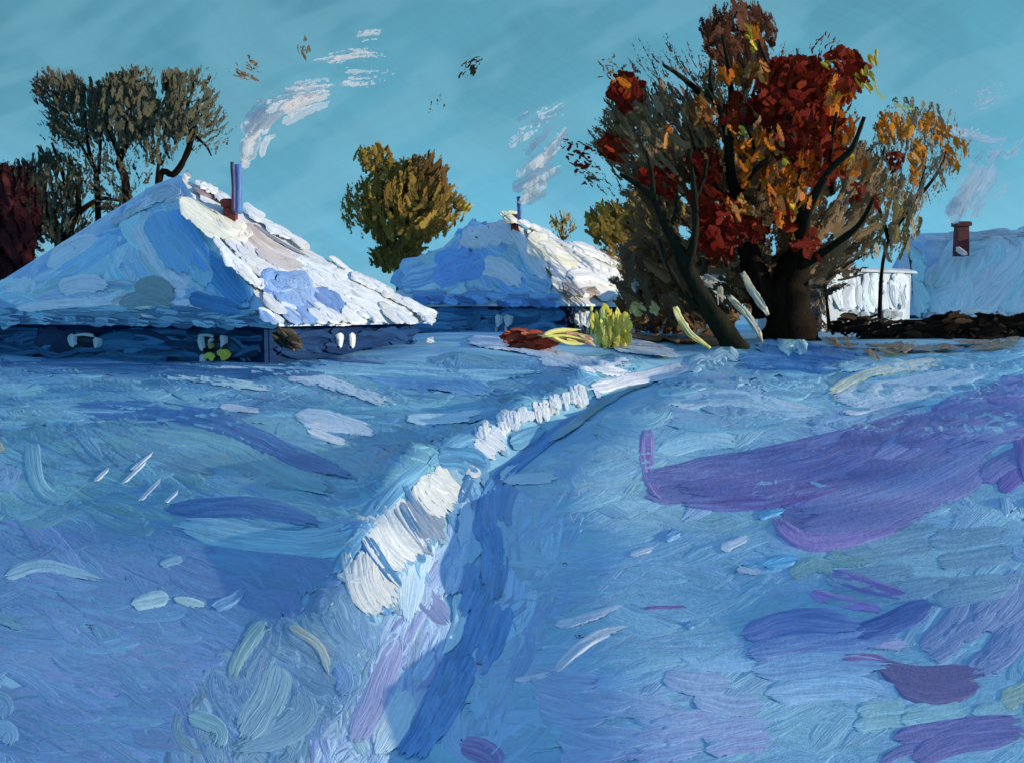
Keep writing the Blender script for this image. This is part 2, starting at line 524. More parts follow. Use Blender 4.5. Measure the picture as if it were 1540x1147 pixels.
        me.materials.append(mat); me.validate(); me.update()
        o = bpy.data.objects.new(name, me); C.objects.link(o)
        if parent is not None:
            o.parent = parent; o.matrix_parent_inverse = parent.matrix_basis.inverted()
        return o


def inpoly(p, poly):
    x, y = p; r = False; n = len(poly); j = n - 1
    for i in range(n):
        xi, yi = poly[i]; xj, yj = poly[j]
        if (yi > y) != (yj > y) and x < (xj - xi) * (y - yi) / (yj - yi) + xi: r = not r
        j = i
    return r


def tube(path, radii, name, mat, parent, sides=9, rough=0.10):
    """a limb: round, tapering, uneven"""
    P = catmull(path, max(len(path) * 5, 8)); n = len(P)
    rr = np.interp(np.linspace(0, 1, n), np.linspace(0, 1, len(radii)), radii)
    V, Fc = [], []
    up = np.array([0.1, 1.0, 0.05])
    for i in range(n):
        t = P[min(i + 1, n - 1)] - P[max(i - 1, 0)]; t /= np.linalg.norm(t)
        a = np.cross(t, up); a /= np.linalg.norm(a); b = np.cross(a, t)
        for k in range(sides):
            th = 2 * math.pi * k / sides
            r = rr[i] * (1 + rough * math.sin(3 * th + i * 0.9) + rng.normal(0, rough * 0.5))
            V.append(P[i] + r * (math.cos(th) * a + math.sin(th) * b))
    for i in range(n - 1):
        for k in range(sides):
            k2 = (k + 1) % sides
            Fc.append((i * sides + k, i * sides + k2, (i + 1) * sides + k2, (i + 1) * sides + k))
    Fc.append(tuple(range(sides))[::-1]); Fc.append(tuple((n - 1) * sides + k for k in range(sides)))
    return link_mesh(name, V, Fc, mat, parent)


def slab(name, a, b, z0, z1, thick, mat, parent):
    """an upright wall from a to b (x, y), thick towards the left of a->b"""
    a = np.asarray(a[:2], float); b = np.asarray(b[:2], float)
    d = (b - a) / np.linalg.norm(b - a); nrm = np.array([-d[1], d[0]]) * thick
    q = [a, b, b + nrm, a + nrm]
    V = [(*p, z0) for p in q] + [(*p, z1) for p in q]
    return link_mesh(name, V, [(0, 1, 5, 4), (1, 2, 6, 5), (2, 3, 7, 6), (3, 0, 4, 7), (4, 5, 6, 7), (3, 2, 1, 0)], mat, parent, smooth=False)


# ================================================================== GROUND
def build_ground():
    th = np.concatenate([np.linspace(-180, -44, 60, endpoint=False), np.linspace(-44, 44, 380, endpoint=False), np.linspace(44, 180, 60, endpoint=False)])
    th = np.radians(th)
    rr = np.concatenate([np.geomspace(0.4, 2.4, 16, endpoint=False), np.geomspace(2.4, 55, 380, endpoint=False), np.geomspace(55, 900, 50)])
    TT, RR = np.meshgrid(th, rr)
    X, Y = RR * np.sin(TT), RR * np.cos(TT)
    Z = ground_z(X, Y)
    V = np.vstack([np.array([[0, 0, float(ground_z(np.array([0.]), np.array([0.]))[0])]]), np.stack([X, Y, Z], -1).reshape(-1, 3)])
    nt, nr_ = len(th), len(rr)
    idx = 1 + np.arange(nt * nr_).reshape(nr_, nt)
    nx = np.roll(idx, -1, axis=1)
    Fc = [(0, int(nx[0, k]), int(idx[0, k])) for k in range(nt)]
    quads = np.stack([idx[:-1], nx[:-1], nx[1:], idx[1:]], -1).reshape(-1, 4)
    Fc += quads.tolist()
    o = link_mesh('ground', V, Fc, M_GROUND)
    tag(o, kind='structure')


build_ground()
exec_ground = True


def paint_ground():
    P = Paint(0.0010, 0.0009)
    G = GROUND
    W_ = (0.92, 0.90, 0.82)                                     # white snow, laid where sunlight is painted
    CR = (0.90, 0.86, 0.74)
    PW = (0.78, 0.82, 0.86)
    # --- broad fields, the blue of shaded snow put into the pigment
    P.fill(G, [(-30, 536), (1000, 532), (930, 590), (700, 640), (-30, 640)], 190, 190, 20, 5, [TG(56, 108, 164), TG(64, 120, 170), TG(50, 98, 156), TG(72, 126, 172)], 5)
    P.fill(G, [(-30, 610), (720, 625), (640, 740), (540, 800), (-30, 800)], 190, 170, 30, 12, [TG(58, 110, 160), TG(68, 122, 166), TG(62, 116, 154), TG(56, 104, 162)], 9)
    P.fill(G, [(-30, 770), (330, 790), (540, 860), (420, 940), (330, 1000), (300, 1190), (-30, 1190)], 210, 170, 40, 14, [TG(58, 102, 164), TG(54, 96, 158), TG(66, 100, 166), TG(58, 106, 164)], 14, (0.0, 0.4), 0.7, 0.12, 0.6, 0.05)
    P.fill(G, [(330, 960), (480, 900), (610, 880), (560, 1010), (470, 1190), (210, 1190)], 90, 110, 50, 70, [TG(66, 108, 158), TG(74, 114, 156), TG(60, 102, 158), TG(72, 112, 168)], 30)
    P.fill(G, [(600, 880), (690, 740), (720, 740), (690, 930), (560, 1190), (400, 1190), (540, 1010)], 90, 110, 34, 112, [TG(98, 140, 198), TG(86, 124, 186), TG(80, 106, 172), TG(104, 148, 200)], 12)
    P.fill(G, [(735, 760), (840, 660), (990, 560), (1560, 575), (1560, 1190), (640, 1190), (720, 960)], 440, 230, 50, -10, [TG(80, 130, 182), TG(76, 126, 180), TG(86, 136, 186), TG(84, 126, 186), TG(78, 130, 178)], 11, (0.0, 0.4), 0.7, 0.12, 0.6, 0.05)
    P.fill(G, [(735, 780), (860, 670), (900, 690), (850, 900), (740, 1150), (690, 1150), (740, 950)], 60, 120, 34, 112, [TG(76, 122, 184), TG(84, 134, 190), TG(90, 134, 186)], 10)
    P.fill(G, [(990, 548), (1560, 520), (1560, 600), (1200, 640), (980, 600)], 80, 150, 22, -6, [TG(82, 136, 186), TG(92, 150, 196), TG(72, 124, 178)], 8)

    FLD = [TG(80, 130, 182), TG(76, 126, 180), TG(86, 136, 186), TG(84, 126, 186), TG(78, 130, 178)]
    P.fill(G, [(1530, 560), (2500, 600), (2500, 1500), (1530, 1500)], 260, 240, 52, -8, FLD, 11, (0.0, 0.4), 0.7, 0.12, 0.6, 0.05)
    P.fill(G, [(10, 560), (-900, 590), (-900, 1500), (10, 1500)], 260, 240, 52, 8, [TG(66, 112, 168), TG(60, 104, 164), TG(70, 116, 172)], 11, (0.0, 0.4), 0.7, 0.12, 0.6, 0.05)
    P.fill(G, [(-100, 1180), (1600, 1180), (1900, 1800), (-400, 1800)], 200, 300, 70, -8, FLD, 14, (0.0, 0.4), 0.7, 0.12, 0.6, 0.05)

    def S(pts, wd, col, c2=None, dry=0.15, thick=1.3, streak=0.6, taper=0.35):
        P.stroke(G, pts, wd, col, c2, dry, thick, streak, taper)
    # --- far snow on the left, below the walls
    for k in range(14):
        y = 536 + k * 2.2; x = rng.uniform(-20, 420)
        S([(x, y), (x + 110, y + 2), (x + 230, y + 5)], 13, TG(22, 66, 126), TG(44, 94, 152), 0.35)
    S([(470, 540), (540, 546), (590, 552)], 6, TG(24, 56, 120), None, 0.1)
    S([(330, 545), (520, 556), (700, 566), (880, 560)], 26, TG(74, 132, 182), TG(104, 158, 196))
    S([(540, 565), (680, 575), (760, 600)], 36, TG(62, 112, 178), TG(72, 126, 184))
    S([(290, 548), (430, 560), (560, 600), (720, 640)], 32, TG(140, 180, 212), TG(104, 154, 196), 0.55)
    S([(230, 560), (330, 575), (480, 600)], 22, TG(98, 150, 190), TG(120, 168, 204), 0.5)
    S([(430, 572), (455, 575), (482, 588)], 12, PW, W_, 0.4, 3)
    S([(600, 632), (680, 630), (760, 612)], 22, TG(104, 152, 198), TG(150, 188, 214), 0.5)
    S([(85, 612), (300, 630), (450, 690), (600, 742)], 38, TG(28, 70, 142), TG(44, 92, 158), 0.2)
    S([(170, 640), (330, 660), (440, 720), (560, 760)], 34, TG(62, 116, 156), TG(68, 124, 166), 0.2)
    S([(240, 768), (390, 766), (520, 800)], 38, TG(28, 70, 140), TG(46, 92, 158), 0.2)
    S([(260, 790), (390, 812), (500, 815), (565, 760)], 46, TG(76, 128, 178), TG(90, 146, 190), 0.05, 2.2)
    S([(440, 625), (520, 640), (590, 664)], 34, TG(156, 184, 212), TG(116, 160, 200), 0.35, 2)
    S([(442, 624), (470, 632), (490, 634)], 18, W_, PW, 0.3, 2)
    S([(460, 648), (500, 662), (530, 670)], 16, TG(170, 192, 215), W_, 0.3, 2)
    S([(325, 612), (370, 618), (410, 622)], 14, TG(132, 172, 205), None, 0.5)
    for a, b in (((222, 693), (175, 738)), ((244, 720), (202, 764)), ((270, 738), (244, 762)), ((166, 704), (138, 730)), ((232, 680), (190, 716))):
        S([a, ((a[0] + b[0]) / 2 - 1, (a[1] + b[1]) / 2 + 1), b], 7, W_, PW, 0.25, 2.4)
    S([(48, 640), (54, 720), (86, 752), (140, 738)], 28, TG(70, 122, 168), TG(80, 132, 176), 0.3, 2)
    S([(0, 872), (55, 852), (112, 862), (205, 892)], 24, TG(78, 124, 174), TG(90, 136, 182), 0.3, 1.5)
    S([(195, 912), (235, 902), (262, 904)], 28, TG(100, 144, 186), TG(112, 154, 194), 0.2, 2)
    S([(258, 902), (290, 908), (318, 916)], 16, TG(110, 152, 190), None, 0.35, 2)
    S([(318, 914), (348, 904), (372, 886)], 22, TG(54, 100, 168), TG(90, 136, 186), 0.1, 4)
    S([(238, 852), (262, 844), (288, 846)], 15, TG(84, 130, 178), None, 0.35, 1.5)
    S([(-10, 925), (20, 940), (50, 950)], 26, TG(56, 104, 150), None, 0.6)
    S([(-10, 660), (10, 690)], 20, TG(120, 120, 110), TG(84, 130, 160), 0.6)
    # --- the path: shade of its groove painted dark, blue bottom
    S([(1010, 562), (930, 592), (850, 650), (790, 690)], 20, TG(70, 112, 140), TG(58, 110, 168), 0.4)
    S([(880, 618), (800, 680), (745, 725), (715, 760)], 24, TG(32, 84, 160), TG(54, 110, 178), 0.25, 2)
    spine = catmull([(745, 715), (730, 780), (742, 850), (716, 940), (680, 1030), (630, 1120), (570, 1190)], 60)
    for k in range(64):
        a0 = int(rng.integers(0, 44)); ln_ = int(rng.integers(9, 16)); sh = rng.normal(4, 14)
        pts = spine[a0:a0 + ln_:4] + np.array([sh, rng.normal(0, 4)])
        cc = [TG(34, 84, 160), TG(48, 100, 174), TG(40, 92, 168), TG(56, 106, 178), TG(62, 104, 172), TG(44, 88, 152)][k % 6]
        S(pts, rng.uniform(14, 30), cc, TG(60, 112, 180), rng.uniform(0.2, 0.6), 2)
    S([(690, 890), (690, 940), (660, 1000)], 26, TG(108, 152, 204), None, 0.15, 2)
    S([(706, 748), (700, 790), (690, 830)], 28, TG(116, 160, 210), TG(90, 134, 196), 0.1, 2)
    S([(650, 790), (620, 860), (610, 960)], 52, TG(112, 156, 206), TG(100, 140, 198), 0.1)
    S([(600, 960), (560, 1060), (520, 1140)], 50, TG(96, 120, 184), TG(86, 108, 172), 0.15)
    S([(615, 1040), (590, 1090), (560, 1150)], 52, TG(118, 164, 202), TG(104, 150, 196), 0.1, 2)
    S([(505, 1000), (520, 1030), (490, 1055)], 34, TG(66, 106, 168), None, 0.4)
    S([(430, 940), (480, 975), (500, 1040)], 22, TG(104, 128, 146), TG(88, 124, 166), 0.4)
    S([(400, 930), (360, 990), (345, 1040)], 30, TG(84, 124, 160), TG(74, 120, 152), 0.35)
    S([(420, 1000), (400, 1060), (350, 1130)], 74, TG(80, 122, 168), TG(88, 128, 170), 0.2)
    S([(455, 1040), (440, 1090), (300, 1150)], 60, TG(74, 116, 164), None, 0.3)
    S([(275, 1075), (330, 1100), (310, 1150)], 34, TG(72, 118, 158), None, 0.5)
    S([(690, 1120), (735, 1135), (750, 1165)], 46, TG(74, 80, 150), TG(92, 104, 170), 0.2)
    def SL(pts, wd, col, c2=None, dry=0.2, thick=4):
        pts = np.asarray(pts, float)
        for k in range(7):
            o = (k - 3) / 6.0 * wd * 0.9
            d = pts[-1] - pts[0]; d /= np.linalg.norm(d); nn = np.array([-d[1], d[0]])
            q = pts + nn * o + rng.normal(0, 2.5, 2)
            q[0] = q[0] + d * rng.normal(0, 6); q[-1] = q[-1] + d * rng.normal(0, 9)
            S(q, wd * rng.uniform(0.36, 0.52), col if k % 3 else (c2 or col), c2, dry + 0.15 * rng.random(), thick * 0.55, 0.6, 0.35)

    # --- sunlit lumps on the left bank, painted white where the sun strikes
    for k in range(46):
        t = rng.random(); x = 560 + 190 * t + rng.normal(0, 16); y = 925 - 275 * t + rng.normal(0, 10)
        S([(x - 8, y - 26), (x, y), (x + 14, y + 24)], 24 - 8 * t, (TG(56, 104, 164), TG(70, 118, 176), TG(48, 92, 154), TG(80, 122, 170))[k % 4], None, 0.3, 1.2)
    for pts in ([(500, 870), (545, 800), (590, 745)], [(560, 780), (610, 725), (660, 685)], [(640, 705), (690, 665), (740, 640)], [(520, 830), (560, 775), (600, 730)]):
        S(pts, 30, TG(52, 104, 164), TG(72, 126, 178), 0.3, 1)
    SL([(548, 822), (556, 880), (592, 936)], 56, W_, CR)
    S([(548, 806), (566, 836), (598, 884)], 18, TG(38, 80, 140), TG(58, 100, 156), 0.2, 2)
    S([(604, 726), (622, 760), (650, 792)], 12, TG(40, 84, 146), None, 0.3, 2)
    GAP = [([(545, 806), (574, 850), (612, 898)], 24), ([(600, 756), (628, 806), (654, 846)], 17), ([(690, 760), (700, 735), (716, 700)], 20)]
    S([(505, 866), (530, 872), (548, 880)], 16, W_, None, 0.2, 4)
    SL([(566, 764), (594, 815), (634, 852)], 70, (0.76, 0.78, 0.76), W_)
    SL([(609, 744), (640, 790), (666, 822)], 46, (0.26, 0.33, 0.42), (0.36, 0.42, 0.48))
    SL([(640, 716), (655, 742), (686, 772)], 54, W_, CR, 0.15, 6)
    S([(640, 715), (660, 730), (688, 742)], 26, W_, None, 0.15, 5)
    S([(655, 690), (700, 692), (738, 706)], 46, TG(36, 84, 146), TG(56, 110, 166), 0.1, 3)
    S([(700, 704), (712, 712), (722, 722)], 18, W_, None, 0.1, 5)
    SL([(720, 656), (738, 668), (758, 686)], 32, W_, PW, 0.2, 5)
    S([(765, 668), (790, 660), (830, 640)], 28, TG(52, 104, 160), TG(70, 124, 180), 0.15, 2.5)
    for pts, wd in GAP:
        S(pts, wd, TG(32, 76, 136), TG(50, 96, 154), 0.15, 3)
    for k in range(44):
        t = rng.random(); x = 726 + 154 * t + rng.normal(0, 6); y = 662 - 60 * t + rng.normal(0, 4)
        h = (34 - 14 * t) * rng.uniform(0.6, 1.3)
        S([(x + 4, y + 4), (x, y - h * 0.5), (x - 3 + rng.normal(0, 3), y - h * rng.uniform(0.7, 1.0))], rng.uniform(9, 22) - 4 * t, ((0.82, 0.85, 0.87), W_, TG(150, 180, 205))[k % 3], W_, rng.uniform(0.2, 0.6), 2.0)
    S([(500, 800), (540, 790), (560, 800)], 16, TG(50, 96, 166), None, 0.2, 2)
    S([(585, 870), (575, 900), (590, 920)], 22, TG(132, 148, 158), None, 0.3)
    # --- far snow on the right of the houses, its sunlit strip painted pale
    S([(690, 512), (780, 522), (900, 555), (985, 570)], 24, PW, TG(170, 200, 222), 0.3, 2.5)
    S([(800, 540), (880, 548), (1010, 545)], 26, TG(160, 194, 212), PW, 0.45, 2)
    S([(880, 588), (940, 574), (1010, 560), (1085, 540)], 24, TG(168, 204, 212), TG(140, 190, 210), 0.2, 2.5)
    S([(905, 512), (945, 520), (1045, 542)], 24, W_, PW, 0.15, 5)
    S([(915, 522), (970, 530), (1050, 545)], 16, W_, PW, 0.3, 4)
    for x, y in ((1075, 548), (1060, 552), (1092, 540)): S([(x - 26, y + 8), (x, y - 8), (x + 22, y + 10)], 26, TG(98, 164, 212), TG(120, 180, 220), 0.1, 3)
    S([(1105, 545), (1200, 548), (1300, 560)], 34, TG(38, 92, 164), TG(60, 116, 184), 0.2)
    S([(1130, 520), (1220, 530), (1330, 545)], 30, TG(34, 88, 160), TG(56, 104, 170), 0.25)
    S([(1170, 528), (1195, 516), (1215, 545)], 36, TG(92, 160, 212), TG(110, 176, 220), 0.1, 4)
    S([(1235, 600), (1300, 566), (1390, 550), (1490, 545)], 22, TG(140, 158, 158), TG(120, 172, 196), 0.4)
    S([(1250, 602), (1340, 590), (1450, 565), (1530, 545)], 40, TG(112, 168, 200), TG(140, 190, 208), 0.15, 2)
    S([(1260, 625), (1370, 598), (1460, 580)], 22, TG(128, 180, 206), None, 0.3)
    S([(1000, 612), (1090, 600), (1190, 618), (1290, 628)], 32, TG(114, 162, 208), TG(96, 146, 200), 0.25, 2)
    S([(1000, 640), (1110, 642), (1210, 634)], 26, TG(74, 130, 184), None, 0.2)
    S([(985, 682), (1060, 664), (1130, 672)], 34, TG(104, 156, 204), TG(90, 144, 196), 0.2, 2)
    S([(850, 720), (760, 720), (800, 690)], 26, TG(108, 152, 200), None, 0.4, 2)
    # --- violet strokes painting shadow over the right of the field
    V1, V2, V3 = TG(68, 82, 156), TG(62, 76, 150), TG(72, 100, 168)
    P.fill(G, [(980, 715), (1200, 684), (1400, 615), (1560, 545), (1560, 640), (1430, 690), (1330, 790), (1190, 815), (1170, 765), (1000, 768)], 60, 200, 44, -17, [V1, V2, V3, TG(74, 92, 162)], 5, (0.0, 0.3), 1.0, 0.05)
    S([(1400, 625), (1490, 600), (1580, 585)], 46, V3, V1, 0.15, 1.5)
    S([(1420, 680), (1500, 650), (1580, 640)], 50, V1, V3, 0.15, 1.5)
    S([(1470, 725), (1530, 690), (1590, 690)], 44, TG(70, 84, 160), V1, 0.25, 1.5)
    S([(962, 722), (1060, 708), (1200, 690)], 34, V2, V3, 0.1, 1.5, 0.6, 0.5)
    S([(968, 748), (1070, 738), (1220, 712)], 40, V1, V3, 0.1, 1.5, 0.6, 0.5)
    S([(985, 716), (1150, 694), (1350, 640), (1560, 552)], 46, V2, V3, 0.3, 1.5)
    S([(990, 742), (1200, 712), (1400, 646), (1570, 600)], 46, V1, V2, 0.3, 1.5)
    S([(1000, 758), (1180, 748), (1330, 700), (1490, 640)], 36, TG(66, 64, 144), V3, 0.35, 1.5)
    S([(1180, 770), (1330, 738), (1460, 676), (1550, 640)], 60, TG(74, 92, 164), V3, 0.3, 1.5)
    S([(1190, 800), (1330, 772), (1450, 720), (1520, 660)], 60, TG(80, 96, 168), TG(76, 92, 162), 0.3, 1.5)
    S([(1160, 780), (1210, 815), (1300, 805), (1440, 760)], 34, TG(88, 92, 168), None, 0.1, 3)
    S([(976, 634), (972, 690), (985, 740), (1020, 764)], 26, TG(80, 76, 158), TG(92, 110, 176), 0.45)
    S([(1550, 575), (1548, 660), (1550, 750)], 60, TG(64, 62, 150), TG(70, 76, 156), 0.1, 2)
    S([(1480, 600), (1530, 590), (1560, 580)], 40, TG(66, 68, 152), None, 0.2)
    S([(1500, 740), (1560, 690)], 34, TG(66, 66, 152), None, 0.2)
    # --- teal below, and more shadow painted in violet
    for k in range(16):
        x = rng.uniform(1230, 1440); y = rng.uniform(800, 900)
        S([(x, y + 8), (x + 70, y), (x + 150, y - 14)], 36, TG(72, 114, 164), TG(78, 120, 168), 0.3)
    S([(1235, 842), (1300, 838), (1390, 810)], 36, TG(70, 118, 146), TG(72, 116, 160), 0.5)
    S([(1180, 870), (1230, 850), (1290, 870)], 34, TG(82, 130, 164), None, 0.55)
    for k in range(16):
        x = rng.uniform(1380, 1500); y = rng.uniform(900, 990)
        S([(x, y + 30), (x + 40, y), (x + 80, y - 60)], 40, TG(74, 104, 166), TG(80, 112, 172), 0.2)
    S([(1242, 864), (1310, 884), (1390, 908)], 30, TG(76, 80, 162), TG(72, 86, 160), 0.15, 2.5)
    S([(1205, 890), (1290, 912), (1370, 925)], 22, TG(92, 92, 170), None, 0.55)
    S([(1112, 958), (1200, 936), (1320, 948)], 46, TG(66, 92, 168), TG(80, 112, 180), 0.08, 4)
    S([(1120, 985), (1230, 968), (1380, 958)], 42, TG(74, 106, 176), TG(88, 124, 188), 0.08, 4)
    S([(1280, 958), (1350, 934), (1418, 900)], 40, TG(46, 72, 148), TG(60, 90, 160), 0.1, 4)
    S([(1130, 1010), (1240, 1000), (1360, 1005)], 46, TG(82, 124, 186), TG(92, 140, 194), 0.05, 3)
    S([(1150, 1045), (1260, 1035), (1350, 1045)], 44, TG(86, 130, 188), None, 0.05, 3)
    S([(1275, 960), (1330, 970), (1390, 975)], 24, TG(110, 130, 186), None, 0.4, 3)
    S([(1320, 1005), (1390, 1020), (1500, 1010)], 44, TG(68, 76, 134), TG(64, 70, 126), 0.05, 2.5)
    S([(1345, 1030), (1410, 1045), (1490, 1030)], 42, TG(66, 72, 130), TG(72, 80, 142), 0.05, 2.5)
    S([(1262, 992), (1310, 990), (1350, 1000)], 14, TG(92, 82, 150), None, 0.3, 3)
    for k in range(8):
        x = rng.uniform(1270, 1480); y = rng.uniform(1070, 1100)
        S([(x, y), (x + 50, y - 6), (x + 100, y - 4)], 30, TG(90, 138, 176), TG(88, 140, 184), 0.4)
    S([(1500, 1060), (1540, 1040), (1570, 1000)], 44, TG(100, 138, 158), None, 0.6)
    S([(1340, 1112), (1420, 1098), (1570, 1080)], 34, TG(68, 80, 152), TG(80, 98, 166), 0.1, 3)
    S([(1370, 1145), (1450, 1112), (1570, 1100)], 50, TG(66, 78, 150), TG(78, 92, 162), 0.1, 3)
    S([(1320, 1150), (1370, 1128), (1430, 1130)], 24, TG(70, 90, 160), None, 0.25, 2)
    for k in range(12):
        x = rng.uniform(760, 1040); y = rng.uniform(1010, 1130)
        S([(x, y), (x + 60, y + 14), (x + 130, y + 10)], 44, TG(88, 124, 184), TG(96, 134, 190), 0.25, 2.5)
    for k in range(8):
        x = rng.uniform(760, 1060); y = rng.uniform(1100, 1160)
        S([(x, y), (x + 60, y - 14), (x + 130, y - 20)], 40, TG(96, 120, 186), TG(86, 134, 188), 0.3, 2.5)
    # --- small dabs on the right of the path
    S([(1000, 816), (1012, 806), (1030, 800)], 16, TG(58, 116, 188), TG(110, 168, 214), 0.05, 5)
    S([(945, 838), (970, 830), (990, 824)], 13, TG(150, 182, 204), None, 0.4, 2.5)
    S([(1080, 828), (1110, 818), (1138, 804)], 20, TG(140, 176, 204), None, 0.5, 2.5)
    S([(1148, 852), (1178, 846), (1206, 842)], 22, TG(62, 126, 200), TG(84, 150, 214), 0.05, 5)
    S([(1105, 856), (1130, 862), (1155, 860)], 13, TG(160, 190, 206), None, 0.4, 2.5)
    S([(1140, 782), (1160, 774), (1190, 768)], 12, TG(72, 134, 204), None, 0.1, 5)
    S([(832, 942), (862, 938), (900, 925), (985, 898)], 18, PW, TG(120, 162, 196), 0.3, 4)
    S([(832, 1016), (862, 985), (905, 955), (962, 942)], 18, PW, W_, 0.15, 6)
    S([(836, 1014), (858, 996)], 8, W_, None, 0.05, 5)
    S([(770, 1026), (810, 1020), (842, 1012)], 10, TG(140, 170, 205), None, 0.4, 3)
    S([(966, 917), (1000, 915), (1042, 914)], 5, TG(80, 72, 140), None, 0.1, 2)
    S([(1030, 945), (1045, 940)], 14, TG(70, 122, 186), None, 0.1, 3)
    S([(1128, 574), (1140, 572)], 6, TG(30, 50, 90), None, 0.1, 2)
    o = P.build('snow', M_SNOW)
    tag(o, kind='structure')
    # bare brown earth showing under the big tree and along the hedge
    E = Paint(0.0040, 0.001)
    br = [(0.40, 0.21, 0.10), (0.50, 0.28, 0.14), (0.26, 0.14, 0.07)]
    E.fill(G, [(930, 497), (1110, 505), (1110, 524), (960, 516)], 26, 60, 13, 4, br, 8, (0.1, 0.5))
    E.fill(G, [(1235, 505), (1330, 520), (1330, 545), (1240, 545)], 14, 26, 10, 20, br, 30, (0.6, 0.9), 0.5)
    E.fill(G, [(1290, 522), (1540, 512), (1540, 530), (1320, 540)], 44, 60, 9, -3, [(0.42, 0.26, 0.14), (0.30, 0.19, 0.11)], 4, (0.6, 0.9), 0.4)
    E.fill(G, [(960, 505), (1060, 505), (1060, 515), (960, 512)], 5, 60, 8, 2, [TG(40, 84, 140)], 4, (0.3, 0.6))
    E.fill(G, [(420, 538), (500, 536), (500, 548), (420, 548)], 4, 40, 8, 2, [(0.30, 0.2, 0.13)], 4, (0.4, 0.7))
    tag(E.build('bare_earth', M_WOOD), kind='structure')


paint_ground()


# ================================================================== HOUSES
def hip_roof(name, root, L, Cn, Rr, A1, A2, thick, mats):
    """near corner Cn, left corner L, right corner Rr, ridge from A1 (right end) to A2; closed underneath"""
    L, Cn, Rr, A1, A2 = (np.asarray(v, float) for v in (L, Cn, Rr, A1, A2))
    B = L + Rr - Cn
    top = [L, Cn, Rr, B, A1, A2]
    V = top + [p - np.array([0, 0, thick]) for p in (L, Cn, Rr, B)]
    Fc = [(0, 1, 4, 5), (1, 2, 4), (2, 3, 5, 4), (3, 0, 5), (0, 6, 7, 1), (1, 7, 8, 2), (2, 8, 9, 3), (3, 9, 6, 0), (9, 8, 7, 6)]
    o = link_mesh(name, V, Fc, mats, root, smooth=False)
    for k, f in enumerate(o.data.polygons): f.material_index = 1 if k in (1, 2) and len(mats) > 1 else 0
    return o, B


def chimney(root, px, y0, y1, wpx, Y, mat):
    """a brick stack with a cap, standing on the roof"""
    a = at(px, y1, Y); b = at(px, y0, Y); hw = wpx / 2 * Y / FX
    V, Fc = [], []
    prof = [(a[2] - 0.6, 1.0), (b[2] - 0.28, 0.92), (b[2] - 0.26, 1.22), (b[2] - 0.06, 1.22), (b[2], 1.0)]
    for z, s_ in prof:
        for sx, sy in ((-1, -1), (1, -1), (1, 1), (-1, 1)):
            V.append((a[0] + sx * hw * s_ + rng.normal(0, 0.02), Y + sy * hw * s_, z))
    for i in range(len(prof) - 1):
        for k in range(4):
            k2 = (k + 1) % 4
            Fc.append((i * 4 + k, i * 4 + k2, (i + 1) * 4 + k2, (i + 1) * 4 + k))
    Fc += [(3, 2, 1, 0), (16, 17, 18, 19)]
    return link_mesh('chimney', V, Fc, mat, root, smooth=False)


BLK = (0.012, 0.014, 0.02)
WHT = (0.86, 0.86, 0.84)


def inset_walls(root, L, Cn, Rr, inset, z0, ztop, mat):
    """four walls under the eaves"""
    L, Cn, Rr = (np.asarray(v[:2], float) for v in (L, Cn, Rr)); B = L + Rr - Cn
    cen = (L + Rr) / 2
    q = [p + (cen - p) / np.linalg.norm(cen - p) * inset for p in (L, Cn, Rr, B)]
    planes = []
    for k in range(4):
        a, b = q[k], q[(k + 1) % 4]
        d = (b - a) / np.linalg.norm(b - a)
        slab('wall', a + d * (0.2 if k % 2 else 0), b - d * (0.2 if k % 2 else 0), z0, ztop, 0.2, mat, root)
        planes.append(Plane((*a, 0), (*b, 0), (*a, 1)))
    return q, planes


# ---------------- the large cottage on the left
h1 = dict(L=at(-95., 487., 33.0), Cn=at(412., 494., 27.0), Rr=at(652., 486., 33.5), A1=at(270., 264., 33.4), A2=at(232., 278., 34.2))
for k in ('L', 'Rr', 'Cn'): h1[k][2] = 1.27
root1 = empty('cottage', ((h1['L'] + h1['Rr'])[0] / 2, (h1['L'] + h1['Rr'])[1] / 2, 0),
              'large low cottage on the left under a huge snowy roof, right slope sunlit white', 'house')
roof1, B1 = hip_roof('roof', root1, thick=0.08, mats=[M_UNDER, M_UNDERW], **h1)
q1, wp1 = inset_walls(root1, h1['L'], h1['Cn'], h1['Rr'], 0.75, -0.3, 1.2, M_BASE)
fr1 = Plane(h1['L'], h1['Cn'], h1['A1']); rt1 = Plane(h1['Cn'], h1['Rr'], h1['A1'])
P = Paint(0.0020, 0.0035)
SHB = [T(70, 122, 214), T(60, 110, 206), T(54, 104, 196), T(80, 132, 216)]  # blues that paint the shade of the front slope
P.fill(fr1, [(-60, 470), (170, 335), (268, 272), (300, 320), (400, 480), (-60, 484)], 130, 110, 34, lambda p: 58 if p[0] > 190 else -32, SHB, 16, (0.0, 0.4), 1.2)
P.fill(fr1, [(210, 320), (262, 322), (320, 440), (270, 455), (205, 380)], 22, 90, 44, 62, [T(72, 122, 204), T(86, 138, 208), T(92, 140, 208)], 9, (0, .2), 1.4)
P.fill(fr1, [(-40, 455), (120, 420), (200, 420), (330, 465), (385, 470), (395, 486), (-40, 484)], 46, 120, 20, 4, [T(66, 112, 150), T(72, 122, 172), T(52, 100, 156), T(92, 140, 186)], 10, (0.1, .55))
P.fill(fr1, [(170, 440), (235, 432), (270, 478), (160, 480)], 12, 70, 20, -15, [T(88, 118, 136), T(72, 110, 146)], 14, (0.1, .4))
P.fill(fr1, [(270, 350), (310, 370), (385, 440), (395, 478), (330, 470)], 18, 90, 26, 48, [T(40, 92, 150), T(56, 106, 166)], 14, (0.1, .5))
